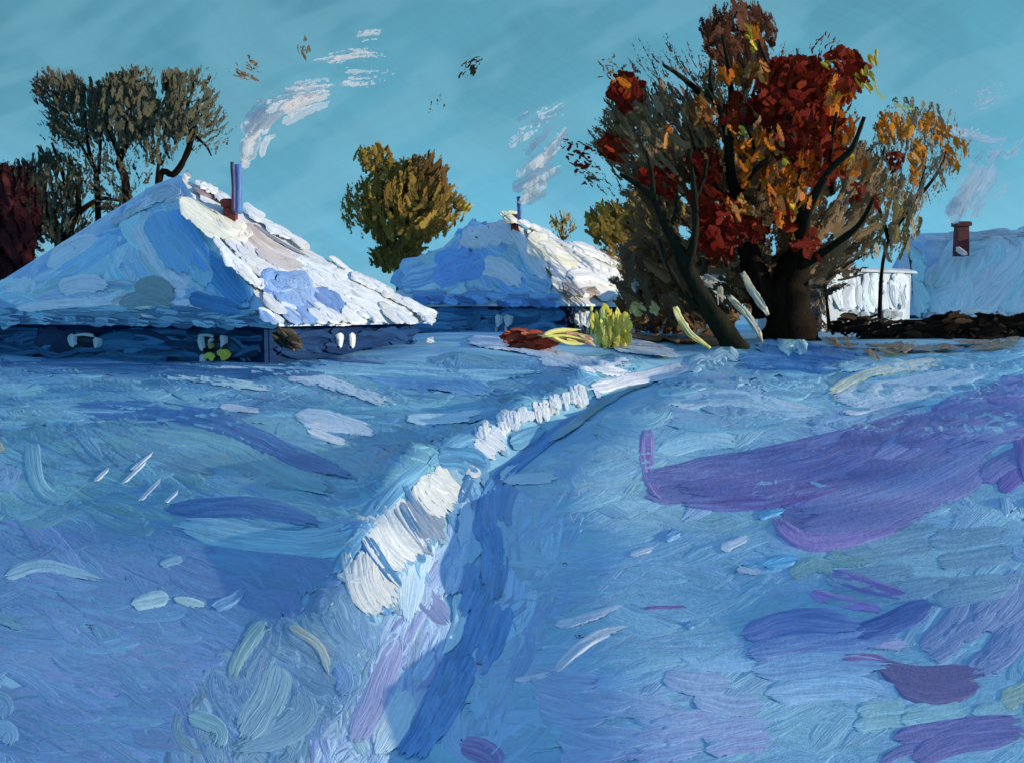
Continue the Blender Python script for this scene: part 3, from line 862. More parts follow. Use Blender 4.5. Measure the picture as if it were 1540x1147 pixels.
P.fill(fr1, [(170, 335), (255, 280), (300, 300), (250, 305), (175, 345)], 26, 70, 14, -28, [PWc for PWc in ((0.72, 0.76, 0.82), (0.6, 0.7, 0.84), (0.82, 0.83, 0.84))], 8, (0.15, .55), 2)
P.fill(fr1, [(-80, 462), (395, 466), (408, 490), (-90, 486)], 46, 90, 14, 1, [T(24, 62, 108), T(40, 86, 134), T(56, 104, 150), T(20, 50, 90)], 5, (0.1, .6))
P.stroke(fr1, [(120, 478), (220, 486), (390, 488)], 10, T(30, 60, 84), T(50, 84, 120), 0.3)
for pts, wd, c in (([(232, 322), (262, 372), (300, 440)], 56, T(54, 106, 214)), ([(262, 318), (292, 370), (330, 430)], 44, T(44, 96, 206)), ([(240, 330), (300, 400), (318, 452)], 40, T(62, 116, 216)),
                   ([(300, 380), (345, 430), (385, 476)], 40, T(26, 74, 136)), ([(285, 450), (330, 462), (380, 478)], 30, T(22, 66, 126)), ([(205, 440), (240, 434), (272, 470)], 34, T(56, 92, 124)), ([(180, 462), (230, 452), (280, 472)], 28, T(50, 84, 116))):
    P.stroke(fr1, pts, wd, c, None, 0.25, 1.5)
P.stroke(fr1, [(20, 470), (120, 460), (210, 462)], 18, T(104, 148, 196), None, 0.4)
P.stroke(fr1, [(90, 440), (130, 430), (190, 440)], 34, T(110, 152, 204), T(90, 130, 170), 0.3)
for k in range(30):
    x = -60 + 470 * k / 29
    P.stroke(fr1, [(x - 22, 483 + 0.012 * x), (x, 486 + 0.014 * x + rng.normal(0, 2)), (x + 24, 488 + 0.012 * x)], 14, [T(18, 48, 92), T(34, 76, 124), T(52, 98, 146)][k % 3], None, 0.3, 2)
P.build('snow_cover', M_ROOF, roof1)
P = Paint(0.0020, 0.0045)
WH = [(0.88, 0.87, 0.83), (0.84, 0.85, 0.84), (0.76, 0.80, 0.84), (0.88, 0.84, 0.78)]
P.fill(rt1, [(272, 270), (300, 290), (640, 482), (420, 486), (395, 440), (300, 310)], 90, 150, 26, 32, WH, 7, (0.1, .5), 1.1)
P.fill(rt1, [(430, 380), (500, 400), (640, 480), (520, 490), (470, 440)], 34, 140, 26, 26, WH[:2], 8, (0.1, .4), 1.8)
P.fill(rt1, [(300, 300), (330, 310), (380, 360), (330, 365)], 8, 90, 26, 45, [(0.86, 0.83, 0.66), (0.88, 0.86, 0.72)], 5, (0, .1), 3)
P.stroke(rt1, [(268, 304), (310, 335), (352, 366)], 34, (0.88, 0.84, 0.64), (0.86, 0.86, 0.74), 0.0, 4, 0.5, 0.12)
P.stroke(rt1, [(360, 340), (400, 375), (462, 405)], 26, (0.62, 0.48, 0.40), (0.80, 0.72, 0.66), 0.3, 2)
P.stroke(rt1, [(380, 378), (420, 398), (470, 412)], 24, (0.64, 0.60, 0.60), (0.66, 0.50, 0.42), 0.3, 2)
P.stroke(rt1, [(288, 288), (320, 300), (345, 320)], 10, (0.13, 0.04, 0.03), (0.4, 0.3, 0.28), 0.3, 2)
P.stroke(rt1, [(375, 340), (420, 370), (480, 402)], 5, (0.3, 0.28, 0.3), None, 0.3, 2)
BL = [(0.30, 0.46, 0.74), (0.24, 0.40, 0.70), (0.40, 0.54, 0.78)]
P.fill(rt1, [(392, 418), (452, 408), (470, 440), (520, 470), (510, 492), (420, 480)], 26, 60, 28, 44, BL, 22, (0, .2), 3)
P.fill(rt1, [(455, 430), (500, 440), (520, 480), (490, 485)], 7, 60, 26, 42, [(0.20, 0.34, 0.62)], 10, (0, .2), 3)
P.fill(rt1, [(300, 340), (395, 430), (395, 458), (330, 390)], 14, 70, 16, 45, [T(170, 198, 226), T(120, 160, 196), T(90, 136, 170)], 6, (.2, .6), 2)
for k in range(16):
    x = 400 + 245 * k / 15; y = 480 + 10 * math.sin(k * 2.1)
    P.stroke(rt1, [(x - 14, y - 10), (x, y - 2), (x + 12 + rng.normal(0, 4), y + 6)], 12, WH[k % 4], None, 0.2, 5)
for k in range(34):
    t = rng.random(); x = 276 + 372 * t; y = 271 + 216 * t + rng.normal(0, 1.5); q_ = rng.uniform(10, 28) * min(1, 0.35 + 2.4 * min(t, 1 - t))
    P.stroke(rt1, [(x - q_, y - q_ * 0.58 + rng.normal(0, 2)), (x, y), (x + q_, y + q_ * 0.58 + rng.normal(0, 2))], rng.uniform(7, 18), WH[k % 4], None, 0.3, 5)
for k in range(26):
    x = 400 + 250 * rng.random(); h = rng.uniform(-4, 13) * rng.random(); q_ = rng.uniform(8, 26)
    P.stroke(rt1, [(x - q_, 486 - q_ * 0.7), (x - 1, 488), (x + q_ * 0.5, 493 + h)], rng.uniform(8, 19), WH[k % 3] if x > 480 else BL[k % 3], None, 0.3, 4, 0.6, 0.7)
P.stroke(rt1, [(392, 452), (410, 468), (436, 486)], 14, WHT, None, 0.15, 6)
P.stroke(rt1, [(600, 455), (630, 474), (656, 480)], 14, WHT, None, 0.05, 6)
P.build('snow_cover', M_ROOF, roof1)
P = Paint(0.0015, 0.003)
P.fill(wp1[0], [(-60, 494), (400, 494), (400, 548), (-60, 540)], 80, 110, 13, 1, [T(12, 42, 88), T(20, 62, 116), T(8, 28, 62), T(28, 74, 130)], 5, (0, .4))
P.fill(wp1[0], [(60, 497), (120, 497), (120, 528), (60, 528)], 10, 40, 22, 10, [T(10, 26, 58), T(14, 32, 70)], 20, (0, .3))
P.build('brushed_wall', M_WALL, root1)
P = Paint(0.0015, 0.003)
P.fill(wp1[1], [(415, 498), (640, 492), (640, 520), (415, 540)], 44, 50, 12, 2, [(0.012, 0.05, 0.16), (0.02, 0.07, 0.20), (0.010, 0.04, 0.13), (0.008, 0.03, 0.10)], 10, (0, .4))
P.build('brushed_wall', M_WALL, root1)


def window(root, surf, pane, frames, lift=0.006, lower_part=None):
    """a dark pane, its white frame as thick strokes, sometimes a coloured lower part"""
    p = Paint(lift, 0.001)
    for pts, wd in pane: p.stroke(surf, pts, wd, BLK, T(20, 40, 70), 0.0, 1, 0.3, 0.05)
    o = p.build('window', M_WALL, root)
    f = Paint(lift + 0.0025, 0.0012)
    for pts, wd in frames: f.stroke(surf, pts, wd, WHT, (0.7, 0.74, 0.78), 0.05, 3.0, 0.4, 0.3)
    f.build('frame', M_WOOD, o)
    if lower_part:
        f = Paint(lift + 0.0028, 0.0012)
        for pts, wd, c in lower_part: f.stroke(surf, pts, wd, c, None, 0.05, 3, 0.5, 0.25)
        f.build('lower_part', M_WOOD, o)
    return o


YG = (0.92, 0.80, 0.10)
window(root1, wp1[0], [([(112, 512), (158, 512)], 24)],
       [([(119, 502), (117, 512), (121, 525)], 13), ([(118, 505), (138, 503), (159, 508)], 5), ([(154, 507), (155, 516), (154, 525)], 8)])
window(root1, wp1[0], [([(306, 518), (350, 518)], 40), ([(308, 536), (348, 536)], 22)],
       [([(310, 502), (310, 516), (314, 530)], 9), ([(314, 532), (313, 540), (316, 548)], 10), ([(306, 505), (320, 504), (334, 508)], 5),
        ([(341, 504), (344, 512), (342, 524)], 9), ([(328, 508), (322, 516)], 4)],
       lower_part=[([(334, 530), (344, 532), (346, 545)], 14, YG), ([(316, 538), (324, 534), (330, 545)], 12, YG), ([(325, 515), (326, 525)], 8, (0.5, 0.45, 0.15))])
for x in (505, 523):
    p = Paint(0.006, 0.001)
    p.stroke(wp1[1], [(x, 500), (x + 2, 512), (x, 527)], 10, WHT, (0.7, 0.74, 0.78), 0.0, 3, 0.3, 0.7)
    p.build('shutter', M_WOOD, root1)
chimney(root1, 347, 300, 342, 18, 32.0, M_BRICK)
p = Paint(0.002, 0.001)


def pipe(root, px, y0, y1, wpx, Y, mat):
    a, b = at(px[0], y1, Y), at(px[1], y0, Y); r = wpx / 2 * Y / FX
    return tube([a, (a + b) / 2 + np.array([0.02, 0, 0]), b], [r, r * 0.9, r * 0.95], 'stove_pipe', mat, root, 8, 0.08)


M_PIPE = solid_mat('blue pipe', (0.08, 0.16, 0.42), (0.14, 0.25, 0.55), 3, (1, 1, 0.3), 0.5, 0.4, 0.02)
M_PIPED = solid_mat('dark pipe', T(16, 22, 54), T(36, 40, 84), 3, (1, 1, 0.3), 0.5, 0.4, 0.02)
pipe(root1, (358, 358), 248, 322, 11, 31.8, M_PIPE)
pipe(root1, (351, 349), 244, 318, 6, 31.5, M_PIPED)

# ---------------- the middle cottage
h2 = dict(L=at(575., 446., 49.0), Cn=at(850., 459., 43.0), Rr=at(952., 446., 50.0), A1=at(772., 331., 48.0), A2=at(700., 340., 49.5))
zc = EYE + (HOR - 458) * 43.0 / FX
for k in ('L', 'Rr', 'Cn'): h2[k][2] = zc
root2 = empty('cottage', (*(h2['L'] + h2['Rr'])[:2] / 2, 0.5), 'middle cottage with blue shaded roof and cream sunlit slope, behind the red heap', 'house')
roof2, B2 = hip_roof('roof', root2, thick=0.08, mats=[M_UNDER, M_UNDERW], **h2)
q2, wp2 = inset_walls(root2, h2['L'], h2['Cn'], h2['Rr'], 0.6, 0.0, zc - 0.1, M_BASE)
fr2 = Plane(h2['L'], h2['Cn'], h2['A1']); rt2 = Plane(h2['Cn'], h2['Rr'], h2['A1'])
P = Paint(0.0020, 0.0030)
P.fill(fr2, [(592, 445), (600, 400), (700, 344), (770, 336), (842, 450)], 80, 70, 30, lambda p: 40 if p[0] > 690 else -28, [T(52, 104, 208), T(72, 122, 210), T(46, 96, 198)], 16, (0, .3), 1.3)  # shaded slope, its blue shade painted into the strokes
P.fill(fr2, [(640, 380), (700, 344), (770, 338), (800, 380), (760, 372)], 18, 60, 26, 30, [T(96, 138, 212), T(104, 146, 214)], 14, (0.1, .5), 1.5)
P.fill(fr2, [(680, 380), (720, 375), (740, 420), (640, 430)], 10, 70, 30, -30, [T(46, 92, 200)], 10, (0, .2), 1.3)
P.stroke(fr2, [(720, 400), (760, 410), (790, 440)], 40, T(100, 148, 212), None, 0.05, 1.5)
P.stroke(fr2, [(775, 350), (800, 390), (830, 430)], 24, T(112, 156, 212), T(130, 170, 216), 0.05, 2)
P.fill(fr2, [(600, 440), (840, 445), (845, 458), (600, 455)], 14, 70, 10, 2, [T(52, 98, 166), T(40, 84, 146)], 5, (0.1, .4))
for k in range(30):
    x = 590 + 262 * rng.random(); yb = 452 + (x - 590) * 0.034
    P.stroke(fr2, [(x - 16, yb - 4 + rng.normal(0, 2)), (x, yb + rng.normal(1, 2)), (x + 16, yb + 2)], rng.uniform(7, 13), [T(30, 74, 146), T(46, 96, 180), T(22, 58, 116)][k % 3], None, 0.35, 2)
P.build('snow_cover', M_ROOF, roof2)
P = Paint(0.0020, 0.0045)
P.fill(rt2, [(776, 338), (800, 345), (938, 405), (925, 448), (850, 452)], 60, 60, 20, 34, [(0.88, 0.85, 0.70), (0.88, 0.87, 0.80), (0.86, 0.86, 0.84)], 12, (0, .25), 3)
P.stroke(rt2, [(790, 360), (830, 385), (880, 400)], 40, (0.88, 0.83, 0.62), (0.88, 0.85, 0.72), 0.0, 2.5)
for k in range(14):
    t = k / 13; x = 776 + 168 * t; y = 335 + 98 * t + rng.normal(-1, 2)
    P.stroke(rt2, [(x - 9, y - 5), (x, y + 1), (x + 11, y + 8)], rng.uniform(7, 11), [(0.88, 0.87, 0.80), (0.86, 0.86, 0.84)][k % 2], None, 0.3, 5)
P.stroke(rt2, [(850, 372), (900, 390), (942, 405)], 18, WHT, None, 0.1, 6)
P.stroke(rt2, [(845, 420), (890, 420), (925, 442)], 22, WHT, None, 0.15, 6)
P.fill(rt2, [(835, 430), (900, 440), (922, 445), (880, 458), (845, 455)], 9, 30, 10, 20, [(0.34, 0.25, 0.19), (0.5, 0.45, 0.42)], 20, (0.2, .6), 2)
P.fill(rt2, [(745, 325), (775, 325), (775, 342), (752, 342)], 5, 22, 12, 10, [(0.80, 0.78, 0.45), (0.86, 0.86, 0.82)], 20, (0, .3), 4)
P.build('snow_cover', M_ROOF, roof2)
P = Paint(0.0015, 0.003)
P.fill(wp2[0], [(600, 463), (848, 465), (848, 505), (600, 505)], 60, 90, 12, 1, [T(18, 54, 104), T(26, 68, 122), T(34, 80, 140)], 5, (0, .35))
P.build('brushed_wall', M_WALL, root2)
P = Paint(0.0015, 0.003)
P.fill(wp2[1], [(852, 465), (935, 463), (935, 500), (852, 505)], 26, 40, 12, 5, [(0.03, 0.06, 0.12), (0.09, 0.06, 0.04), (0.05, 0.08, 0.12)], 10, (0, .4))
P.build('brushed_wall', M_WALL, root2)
for x, ww in ((754, 12), (768, 14)):
    p = Paint(0.006, 0.001)
    p.stroke(wp2[0], [(x - 1, 473), (x, 482), (x, 494)], ww, WHT, (0.75, 0.78, 0.8), 0.0, 3, 0.3, 0.5)
    p.stroke(wp2[0], [(x - 3, 490), (x - 3, 504)], 3, (0.6, 0.66, 0.72), None, 0.3, 1)
    p.build('shutter', M_WOOD, root2)
for x, ww in ((864, 13), (875, 16)):
    p = Paint(0.006, 0.001)
    p.stroke(wp2[1], [(x, 468), (x + 1, 480), (x, 496)], ww, WHT, (0.75, 0.78, 0.8), 0.0, 3, 0.3, 0.4)
    p.build('shutter', M_WOOD, root2)
chimney(root2, 774, 323, 346, 12, 47.5, M_BRICK)
pipe(root2, (781, 780), 296, 330, 7, 46.3, M_PIPE)

# ---------------- the blue house at the right edge
Y3 = 57.0
e0, e1 = at(1398., 482., Y3 - 3.2), at(1640., 484., Y3 - 8.5)
r0, r1 = at(1368., 352., Y3 + 0.8), at(1620., 344., Y3 - 4.5)
bk0, bk1 = np.array([e0[0] - 0.6, Y3 + 5, e0[2]]), np.array([e1[0] - 0.6, Y3 + 5, e1[2]])
root3 = empty('cottage', (*((e0 + e1)[:2] / 2), 0.6), 'blue cottage at the right edge with a red chimney, behind the dark hedge', 'house')
lc = at(1378., 474., Y3 - 0.4)
V = [e0, e1, r1, r0, bk0, bk1, lc]
roof3 = link_mesh('roof', V, [(0, 1, 2, 3), (3, 2, 5, 4), (0, 3, 6), (6, 3, 4), (2, 1, 5), (4, 5, 1, 0, 6)], [M_UNDER], root3, smooth=False)
for a, b in ((e0, e1), (e1, bk1), (bk1, bk0), (bk0, lc)):
    slab('wall', a + np.array([0, 0.3, 0]), b + np.array([0, 0.3 if b[1] < Y3 else -0.3, 0]), 0.2, min(a[2], b[2]) - 0.05, 0.2, M_BASE, root3)
pl3, pl3b = Plane(e0, e1, r0), Plane(e0, r0, lc)
P = Paint(0.0018, 0.003)
P.fill(pl3, [(1398, 392), (1440, 360), (1560, 352), (1560, 480), (1404, 480)], 60, 110, 30, -52, [T(82, 152, 214), T(74, 142, 210), T(92, 158, 216)], 8, (0, .25), 0.5)
P.fill(pl3, [(1366, 354), (1560, 346), (1560, 358), (1400, 366)], 14, 70, 9, -2, [T(150, 190, 214), (0.7, 0.76, 0.8)], 4, (0.1, .5), 2)
P.stroke(pl3, [(1500, 352), (1525, 365), (1538, 382)], 8, (0.8, 0.82, 0.84), None, 0.4, 3)
P.fill(pl3, [(1440, 466), (1520, 466), (1520, 484), (1440, 484)], 7, 40, 12, 0, [T(130, 150, 160)], 10, (0.3, .6))
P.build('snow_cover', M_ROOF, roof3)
P = Paint(0.0018, 0.003)
P.fill(pl3b, [(1368, 362), (1398, 390), (1400, 478), (1380, 470)], 16, 60, 14, 80, [T(68, 122, 196), T(78, 134, 204)], 8, (0, .2), 1.2)
P.stroke(pl3b, [(1366, 356), (1372, 410), (1380, 472)], 9, (0.8, 0.84, 0.88), None, 0.3, 2)
P.stroke(pl3b, [(1368, 360), (1384, 378), (1398, 388)], 4, (0.7, 0.76, 0.8), None, 0.2, 2)
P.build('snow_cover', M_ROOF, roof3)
chimney(root3, 1445, 334, 370, 17, Y3 - 3.0, M_BRICK)
p = Paint(0.002, 0.002)
sf = loose(1450, 380, Y3 - 4.2, 0.0)
p.stroke(sf, [(1436, 372), (1446, 380), (1456, 384)], 10, WHT, (0.7, 0.4, 0.38), 0.2, 3)
p.build('snow_rim', M_ROOF, root3)

# ---------------- the white shed between tree and blue house
sa, sb = at(1236., 475., 44.0)[:2], at(1368., 475., 47.5)[:2]
ztop, zbot = at(1300., 409., 45.7)[2], 0.3
rs = empty('shed', ((sa[0] + sb[0]) / 2, (sa[1] + sb[1]) / 2, 0.5), 'small whitewashed plank shed between the big tree and the blue cottage', 'shed')
slab('wall', sa, sb, zbot, ztop, 4.0, M_WHITEW, rs)
ws = Plane((*sa, 0), (*sb, 0), (*sa, 1))
P = Paint(0.0015, 0.0025)
P.fill(ws, [(1240, 412), (1330, 408), (1364, 412), (1358, 470), (1250, 470)], 44, 56, 14, 86, [(0.72, 0.77, 0.82), (0.84, 0.86, 0.88), (0.66, 0.72, 0.78)], 4, (0, .35), 1.6)
P.fill(ws, [(1330, 420), (1364, 420), (1362, 468), (1330, 468)], 8, 44, 7, 90, [(0.40, 0.45, 0.48), (0.8, 0.83, 0.86)], 3, (.2, .6), 2)
P.fill(ws, [(1245, 466), (1360, 466), (1360, 482), (1250, 484)], 14, 24, 10, 80, [(0.28, 0.32, 0.34), (0.4, 0.44, 0.46)], 15, (.2, .6), 1.5)
P.stroke(ws, [(1235, 424), (1240, 440), (1250, 466)], 6, (0.88, 0.87, 0.80), None, 0.1, 3)
P.build('planks', M_WALL, rs)
V = []
d = (sb - sa) / np.linalg.norm(sb - sa); nrm = np.array([-d[1], d[0]])
for z, in_, out in ((ztop - 0.02, -0.25, 4.3), (ztop + 0.10, -0.15, 4.2), (ztop + 0.22, 0.3, 3.7)):
    a, b = sa - d * 0.2 + nrm * in_, sb + d * 0.2 + nrm * in_; c, e = sb + d * 0.2 + nrm * out, sa - d * 0.2 + nrm * out
    V += [(*p_, z) for p_ in (a, b, c, e)]
Fc = [(3, 2, 1, 0), (8, 9, 10, 11)]
for i in (0, 4):
    for k in range(4): Fc.append((i + k, i + (k + 1) % 4, i + 4 + (k + 1) % 4, i + 4 + k))
link_mesh('roof', V, Fc, M_UNDERW, rs, smooth=False)


# ================================================================== TREES
def leafblob(P, cx, cy, rx, ry, Y, dY, n, cols, L, Wd, ang=None, aj=25, dry=(0.1, 0.5), thick=1.2, tilt=0.9, org=None, rot=0.0, streak=0.6, cj=0.14, lanes=5, d0=0.5):
    """strokes spread through an ellipsoid: rx, ry in pixels, dY metres deep"""
    for _ in range(n):
        th = rng.uniform(0, 2 * math.pi); r = math.sqrt(rng.random())
        ex, ey = r * math.cos(th) * rx, r * math.sin(th) * ry
        x = cx + ex * math.cos(rot) - ey * math.sin(rot); y = cy + ex * math.sin(rot) + ey * math.cos(rot)
        D = Y + dY * math.sqrt(max(0, 1 - r * r)) * rng.uniform(-1, 1) + rng.normal(0, 0.1)
        if org is not None:
            a = math.atan2(y - org[1], x - org[0]) + R(rng.normal(0, aj))
        else:
            a = R((ang if ang is not None else rng.uniform(0, 360)) + rng.normal(0, aj))
        l = L * rng.uniform(0.6, 1.4); dx, dy = math.cos(a) * l / 2, math.sin(a) * l / 2
        q = l * 0.12 * rng.normal()
        c = np.array(cols[rng.integers(len(cols))]) * (1 + rng.normal(0, cj)); c2 = np.array(cols[rng.integers(len(cols))])
        P.stroke(loose(x, y, D, tilt), [(x - dx, y - dy), (x - dy / l * q, y + dx / l * q), (x + dx, y + dy)], Wd * rng.uniform(0.6, 1.4),
                 np.clip(c, 0.006, 0.9), np.clip(c2, 0.006, 0.9), min(d0 + rng.uniform(*dry) * (1 - d0), 0.97), thick * 0.5, streak, 0.4, max(5, int(l / 9)), lanes)


def limb(root, pts, r0, r1, Y, mat, name='limb', base=False, yj=0.5, fwd=0.0):
    """a limb through photo points at distance Y; r0, r1 are pixel widths at its two ends"""
    ys = Y + np.cumsum(rng.normal(0, yj * 0.4, len(pts)))
    ys = ys - fwd * np.linspace(0, 1, len(pts)) ** 0.7
    ys[0] = Y
    if base: ys[:2] = Y
    W3 = [at(float(a), float(b), float(c)) for (a, b), c in zip(pts, ys)]
    if base:
        g = W3[0].copy(); g[2] = float(ground_z(np.array([g[0]]), np.array([g[1]]))[0]) - 0.2
        if g[2] < W3[0][2] - 0.3: W3.insert(0, g)
        else: W3[0][2] = g[2]
    rad = np.linspace(r0, r1, 5) * Y / FX / 2
    rad[0] *= 1.12
    return tube(W3, rad, name, mat, root)


GB = [T(70, 76, 78), T(86, 84, 78), T(74, 70, 62), T(92, 96, 96)]              # grey-brown winter twigs
GB_ = [(0.22, 0.125, 0.050), (0.29, 0.175, 0.080), (0.16, 0.090, 0.036), (0.34, 0.22, 0.12)]
RED = [(0.21, 0.015, 0.003), (0.17, 0.010, 0.002), (0.27, 0.030, 0.005)]
ORG = [(0.56, 0.13, 0.008), (0.48, 0.09, 0.007), (0.64, 0.20, 0.012)]
OCH = [(0.60, 0.27, 0.07), (0.48, 0.22, 0.08)]
YEL = [(0.78, 0.56, 0.05), (0.70, 0.44, 0.05)]
OLV = [(0.32, 0.20, 0.035), (0.38, 0.25, 0.05), (0.25, 0.16, 0.035)]
MAR = [(0.080, 0.018, 0.018), (0.105, 0.025, 0.025), (0.060, 0.015, 0.015)]
DGR = [(0.095, 0.088, 0.048), (0.12, 0.108, 0.062), (0.075, 0.064, 0.034), (0.15, 0.14, 0.09)]

# ---------------- the great red-leaved tree
TY = 38.0
bt = at(1180., 520., TY); bt[2] = float(ground_z(bt[:1], bt[1:2])[0])
big = empty('autumn_tree', bt, 'huge bare-limbed tree with rust red leaf clumps and thick dark trunk', 'tree')
limb(big, [(1190, 512), (1186, 470), (1188, 425), (1205, 380)], 82, 44, TY, M_BARK2, 'trunk', True, 0.2)
limb(big, [(1160, 470), (1140, 420), (1124, 370), (1126, 340), (1105, 290)], 44, 14, TY + .1, M_BARK2)
limb(big, [(1205, 395), (1206, 340), (1200, 270), (1192, 210), (1184, 170)], 24, 6, TY, M_BARK, fwd=3.4)
limb(big, [(1208, 370), (1213, 325), (1244, 262), (1280, 225), (1300, 176)], 17, 5, TY - .6, M_BARK, fwd=3.4)
limb(big, [(1205, 400), (1250, 372), (1292, 338), (1314, 298)], 15, 4, TY - .5, M_BARK, fwd=3.4)
limb(big, [(1252, 290), (1250, 220), (1258, 170)], 9, 4, TY - .5, M_BARK, fwd=3.4)
limb(big, [(1122, 330), (1100, 270), (1096, 215), (1084, 170), (1062, 135)], 20, 6, TY, M_BARK, fwd=3.4)
limb(big, [(1108, 290), (1130, 262), (1158, 235)], 14, 5, TY - .4, M_BARK, fwd=3.4)
limb(big, [(1086, 172), (1070, 140), (1068, 95)], 9, 4, TY - .3, M_BARK, fwd=3.4)
limb(big, [(1058, 146), (1030, 120), (998, 98)], 10, 4, TY - .3, M_BARK, fwd=3.4)
limb(big, [(1126, 340), (1060, 260), (1035, 190)], 10, 3, TY + .5, M_BARK, fwd=3.4)
limb(big, [(1100, 215), (1098, 120), (1086, 52)], 10, 4, TY + .6, M_BARK, fwd=3.4)
limb(big, [(1192, 210), (1170, 140), (1140, 60)], 9, 3, TY + 1.0, M_BARK, fwd=3.4)
limb(big, [(1160, 300), (1120, 180)], 8, 3, TY + 1.0, M_BARK, fwd=3.4)
CP_ = Paint(0.0, 0.0)
org = (1170, 470)
leafblob(CP_, 1080, 330, 140, 125, TY + 1.6, 2.5, 560, GB_, 76, 30, org=org, aj=14, dry=(0.15, 0.7))
leafblob(CP_, 980, 200, 84, 74, TY, 3.0, 400, GB_, 62, 27, org=org, aj=14, dry=(0.25, 0.75))
leafblob(CP_, 1010, 110, 80, 55, TY, 2.6, 170, [(0.17, 0.075, 0.045), (0.22, 0.13, 0.10), (0.14, 0.055, 0.035)], 62, 20, org=org, aj=8, dry=(0.6, 0.92))
leafblob(CP_, 1108, 50, 58, 48, TY, 2.4, 230, [(0.13, 0.046, 0.022), (0.17, 0.058, 0.028), (0.11, 0.040, 0.020)], 40, 22, org=org, aj=20, dry=(0.1, 0.7))
leafblob(CP_, 1150, 180, 120, 110, TY + 1.2, 3.0, 460, GB_, 64, 30, org=org, aj=14, dry=(0.25, 0.75))
leafblob(CP_, 1255, 300, 74, 110, TY + 1.5, 2.5, 320, GB_, 64, 30, org=org, aj=14, dry=(0.15, 0.7))
leafblob(CP_, 1040, 430, 110, 60, TY + 2, 2.0, 200, [(0.20, 0.14, 0.085), (0.14, 0.095, 0.06), (0.28, 0.17, 0.09)], 62, 28, ang=60, aj=22, dry=(0.1, 0.6))
leafblob(CP_, 900, 245, 44, 38, TY, 2.0, 60, GB_, 46, 13, org=org, aj=14, dry=(0.45, 0.85))
leafblob(CP_, 925, 110, 26, 22, TY, 1.0, 26, GB_, 26, 13, aj=60, dry=(0.4, 0.8))
leafblob(CP_, 1240, 400, 70, 40, TY + 1, 1.5, 60, [(0.06, 0.045, 0.03), (0.10, 0.075, 0.05)], 60, 20, ang=-20, aj=16, dry=(0.1, 0.6))
CP_.build('crown', M_TWIG, big)
CP_ = Paint(0.0, 0.0)
for b in [(1195, 140, 62, 56, 120), (1210, 190, 58, 46, 90), (1270, 110, 30, 38, 40), (1190, 105, 40, 20, 26), (1230, 235, 46, 40, 40),
          (1085, 340, 38, 46, 60), (1055, 290, 20, 34, 16), (1060, 250, 26, 22, 18), (1135, 350, 14, 16, 10), (940, 135, 22, 24, 26), (920, 220, 16, 14, 16),
          (1215, 370, 14, 24, 10), (1110, 170, 22, 26, 16), (985, 262, 20, 14, 10), (1180, 330, 16, 18, 8), (1000, 280, 14, 12, 8), (1320, 300, 3, 3, 1)]:
    leafblob(CP_, *b[:4], TY - 1.6, 2.2, int(b[4] * 2.2), RED, 32, 19, org=org, aj=50, dry=(0.0, 0.5), d0=0.34)
leafblob(CP_, 872, 236, 20, 24, TY, 1.2, 30, RED, 12, 8, aj=90, d0=0.3, dry=(0.2, 0.5))
leafblob(CP_, 850, 215, 16, 8, TY, 0.6, 10, RED, 9, 5, aj=90, d0=0.3, dry=(0.3, 0.6))
leafblob(CP_, 880, 265, 8, 14, TY, 0.6, 8, RED, 9, 6, aj=90, d0=0.3, dry=(0.3, 0.6))
leafblob(CP_, 1240, 70, 20, 26, TY, 1.2, 30, RED, 16, 6, ang=-60, aj=20, dry=(0.3, 0.6), rot=0.5)
leafblob(CP_, 1290, 290, 12, 14, TY - 1, .6, 12, RED, 16, 9, aj=90, d0=0.3, dry=(0.0, 0.4))
CP_.build('red_leaves', M_LEAF, big)
CP_ = Paint(0.0, 0.0)
for b in [(1095, 108, 14, 12, 12), (1060, 165, 22, 20, 22), (1135, 235, 30, 46, 34), (1170, 280, 24, 34, 24), (1100, 185, 14, 18, 10), (1265, 165, 26, 46, 30),
          (1205, 245, 26, 32, 22), (1140, 110, 16, 16, 14), (1280, 245, 26, 14, 12), (1160, 200, 30, 20, 18), (935, 125, 14, 12, 8), (1210, 285, 26, 26, 18),
          (1250, 135, 14, 24, 12), (1135, 40, 10, 10, 7), (1000, 205, 24, 12, 6), (1110, 310, 16, 20, 8), (1180, 310, 22, 22, 12)]:
    leafblob(CP_, *b[:4], TY - 2.0, 2.2, int(b[4] * 1.7), ORG if b[0] % 2 else ORG + OCH, 32, 15, org=org, aj=22, dry=(0.05, 0.45))
leafblob(CP_, 1060, 210, 90, 60, TY - 1.5, 2.0, 40, OCH, 26, 11, org=org, aj=20, dry=(0.4, 0.8))
CP_.build('orange_leaves', M_LEAF, big)
CP_ = Paint(0.0, 0.0)
for b in [(1250, 98, 14, 7, 6, 35), (1302, 122, 16, 18, 16, 60), (1313, 88, 7, 14, 8, 80), (1128, 50, 5, 10, 4, 60), (1115, 198, 6, 6, 3, 40), (1255, 145, 8, 10, 3, 60),
          (1180, 245, 6, 30, 4, 60), (1195, 300, 6, 20, 4, 60), (1130, 72, 4, 5, 2, 60), (1275, 240, 8, 10, 4, 50)]:
    leafblob(CP_, *b[:4], TY - 2.6, 0.8, b[4], YEL, 20, 7, ang=b[5], aj=15, dry=(0.0, 0.3), thick=2.5, d0=0.2)
for a in ([(1312, 110), (1320, 140), (1345, 160)], [(1340, 155), (1365, 163), (1388, 164)]):
    CP_.stroke(loose(*a[1], TY - 1, 0.3), a, 9, (0.55, 0.62, 0.20), None, 0.5, 1)
CP_.build('yellow_leaves', M_LEAF, big)

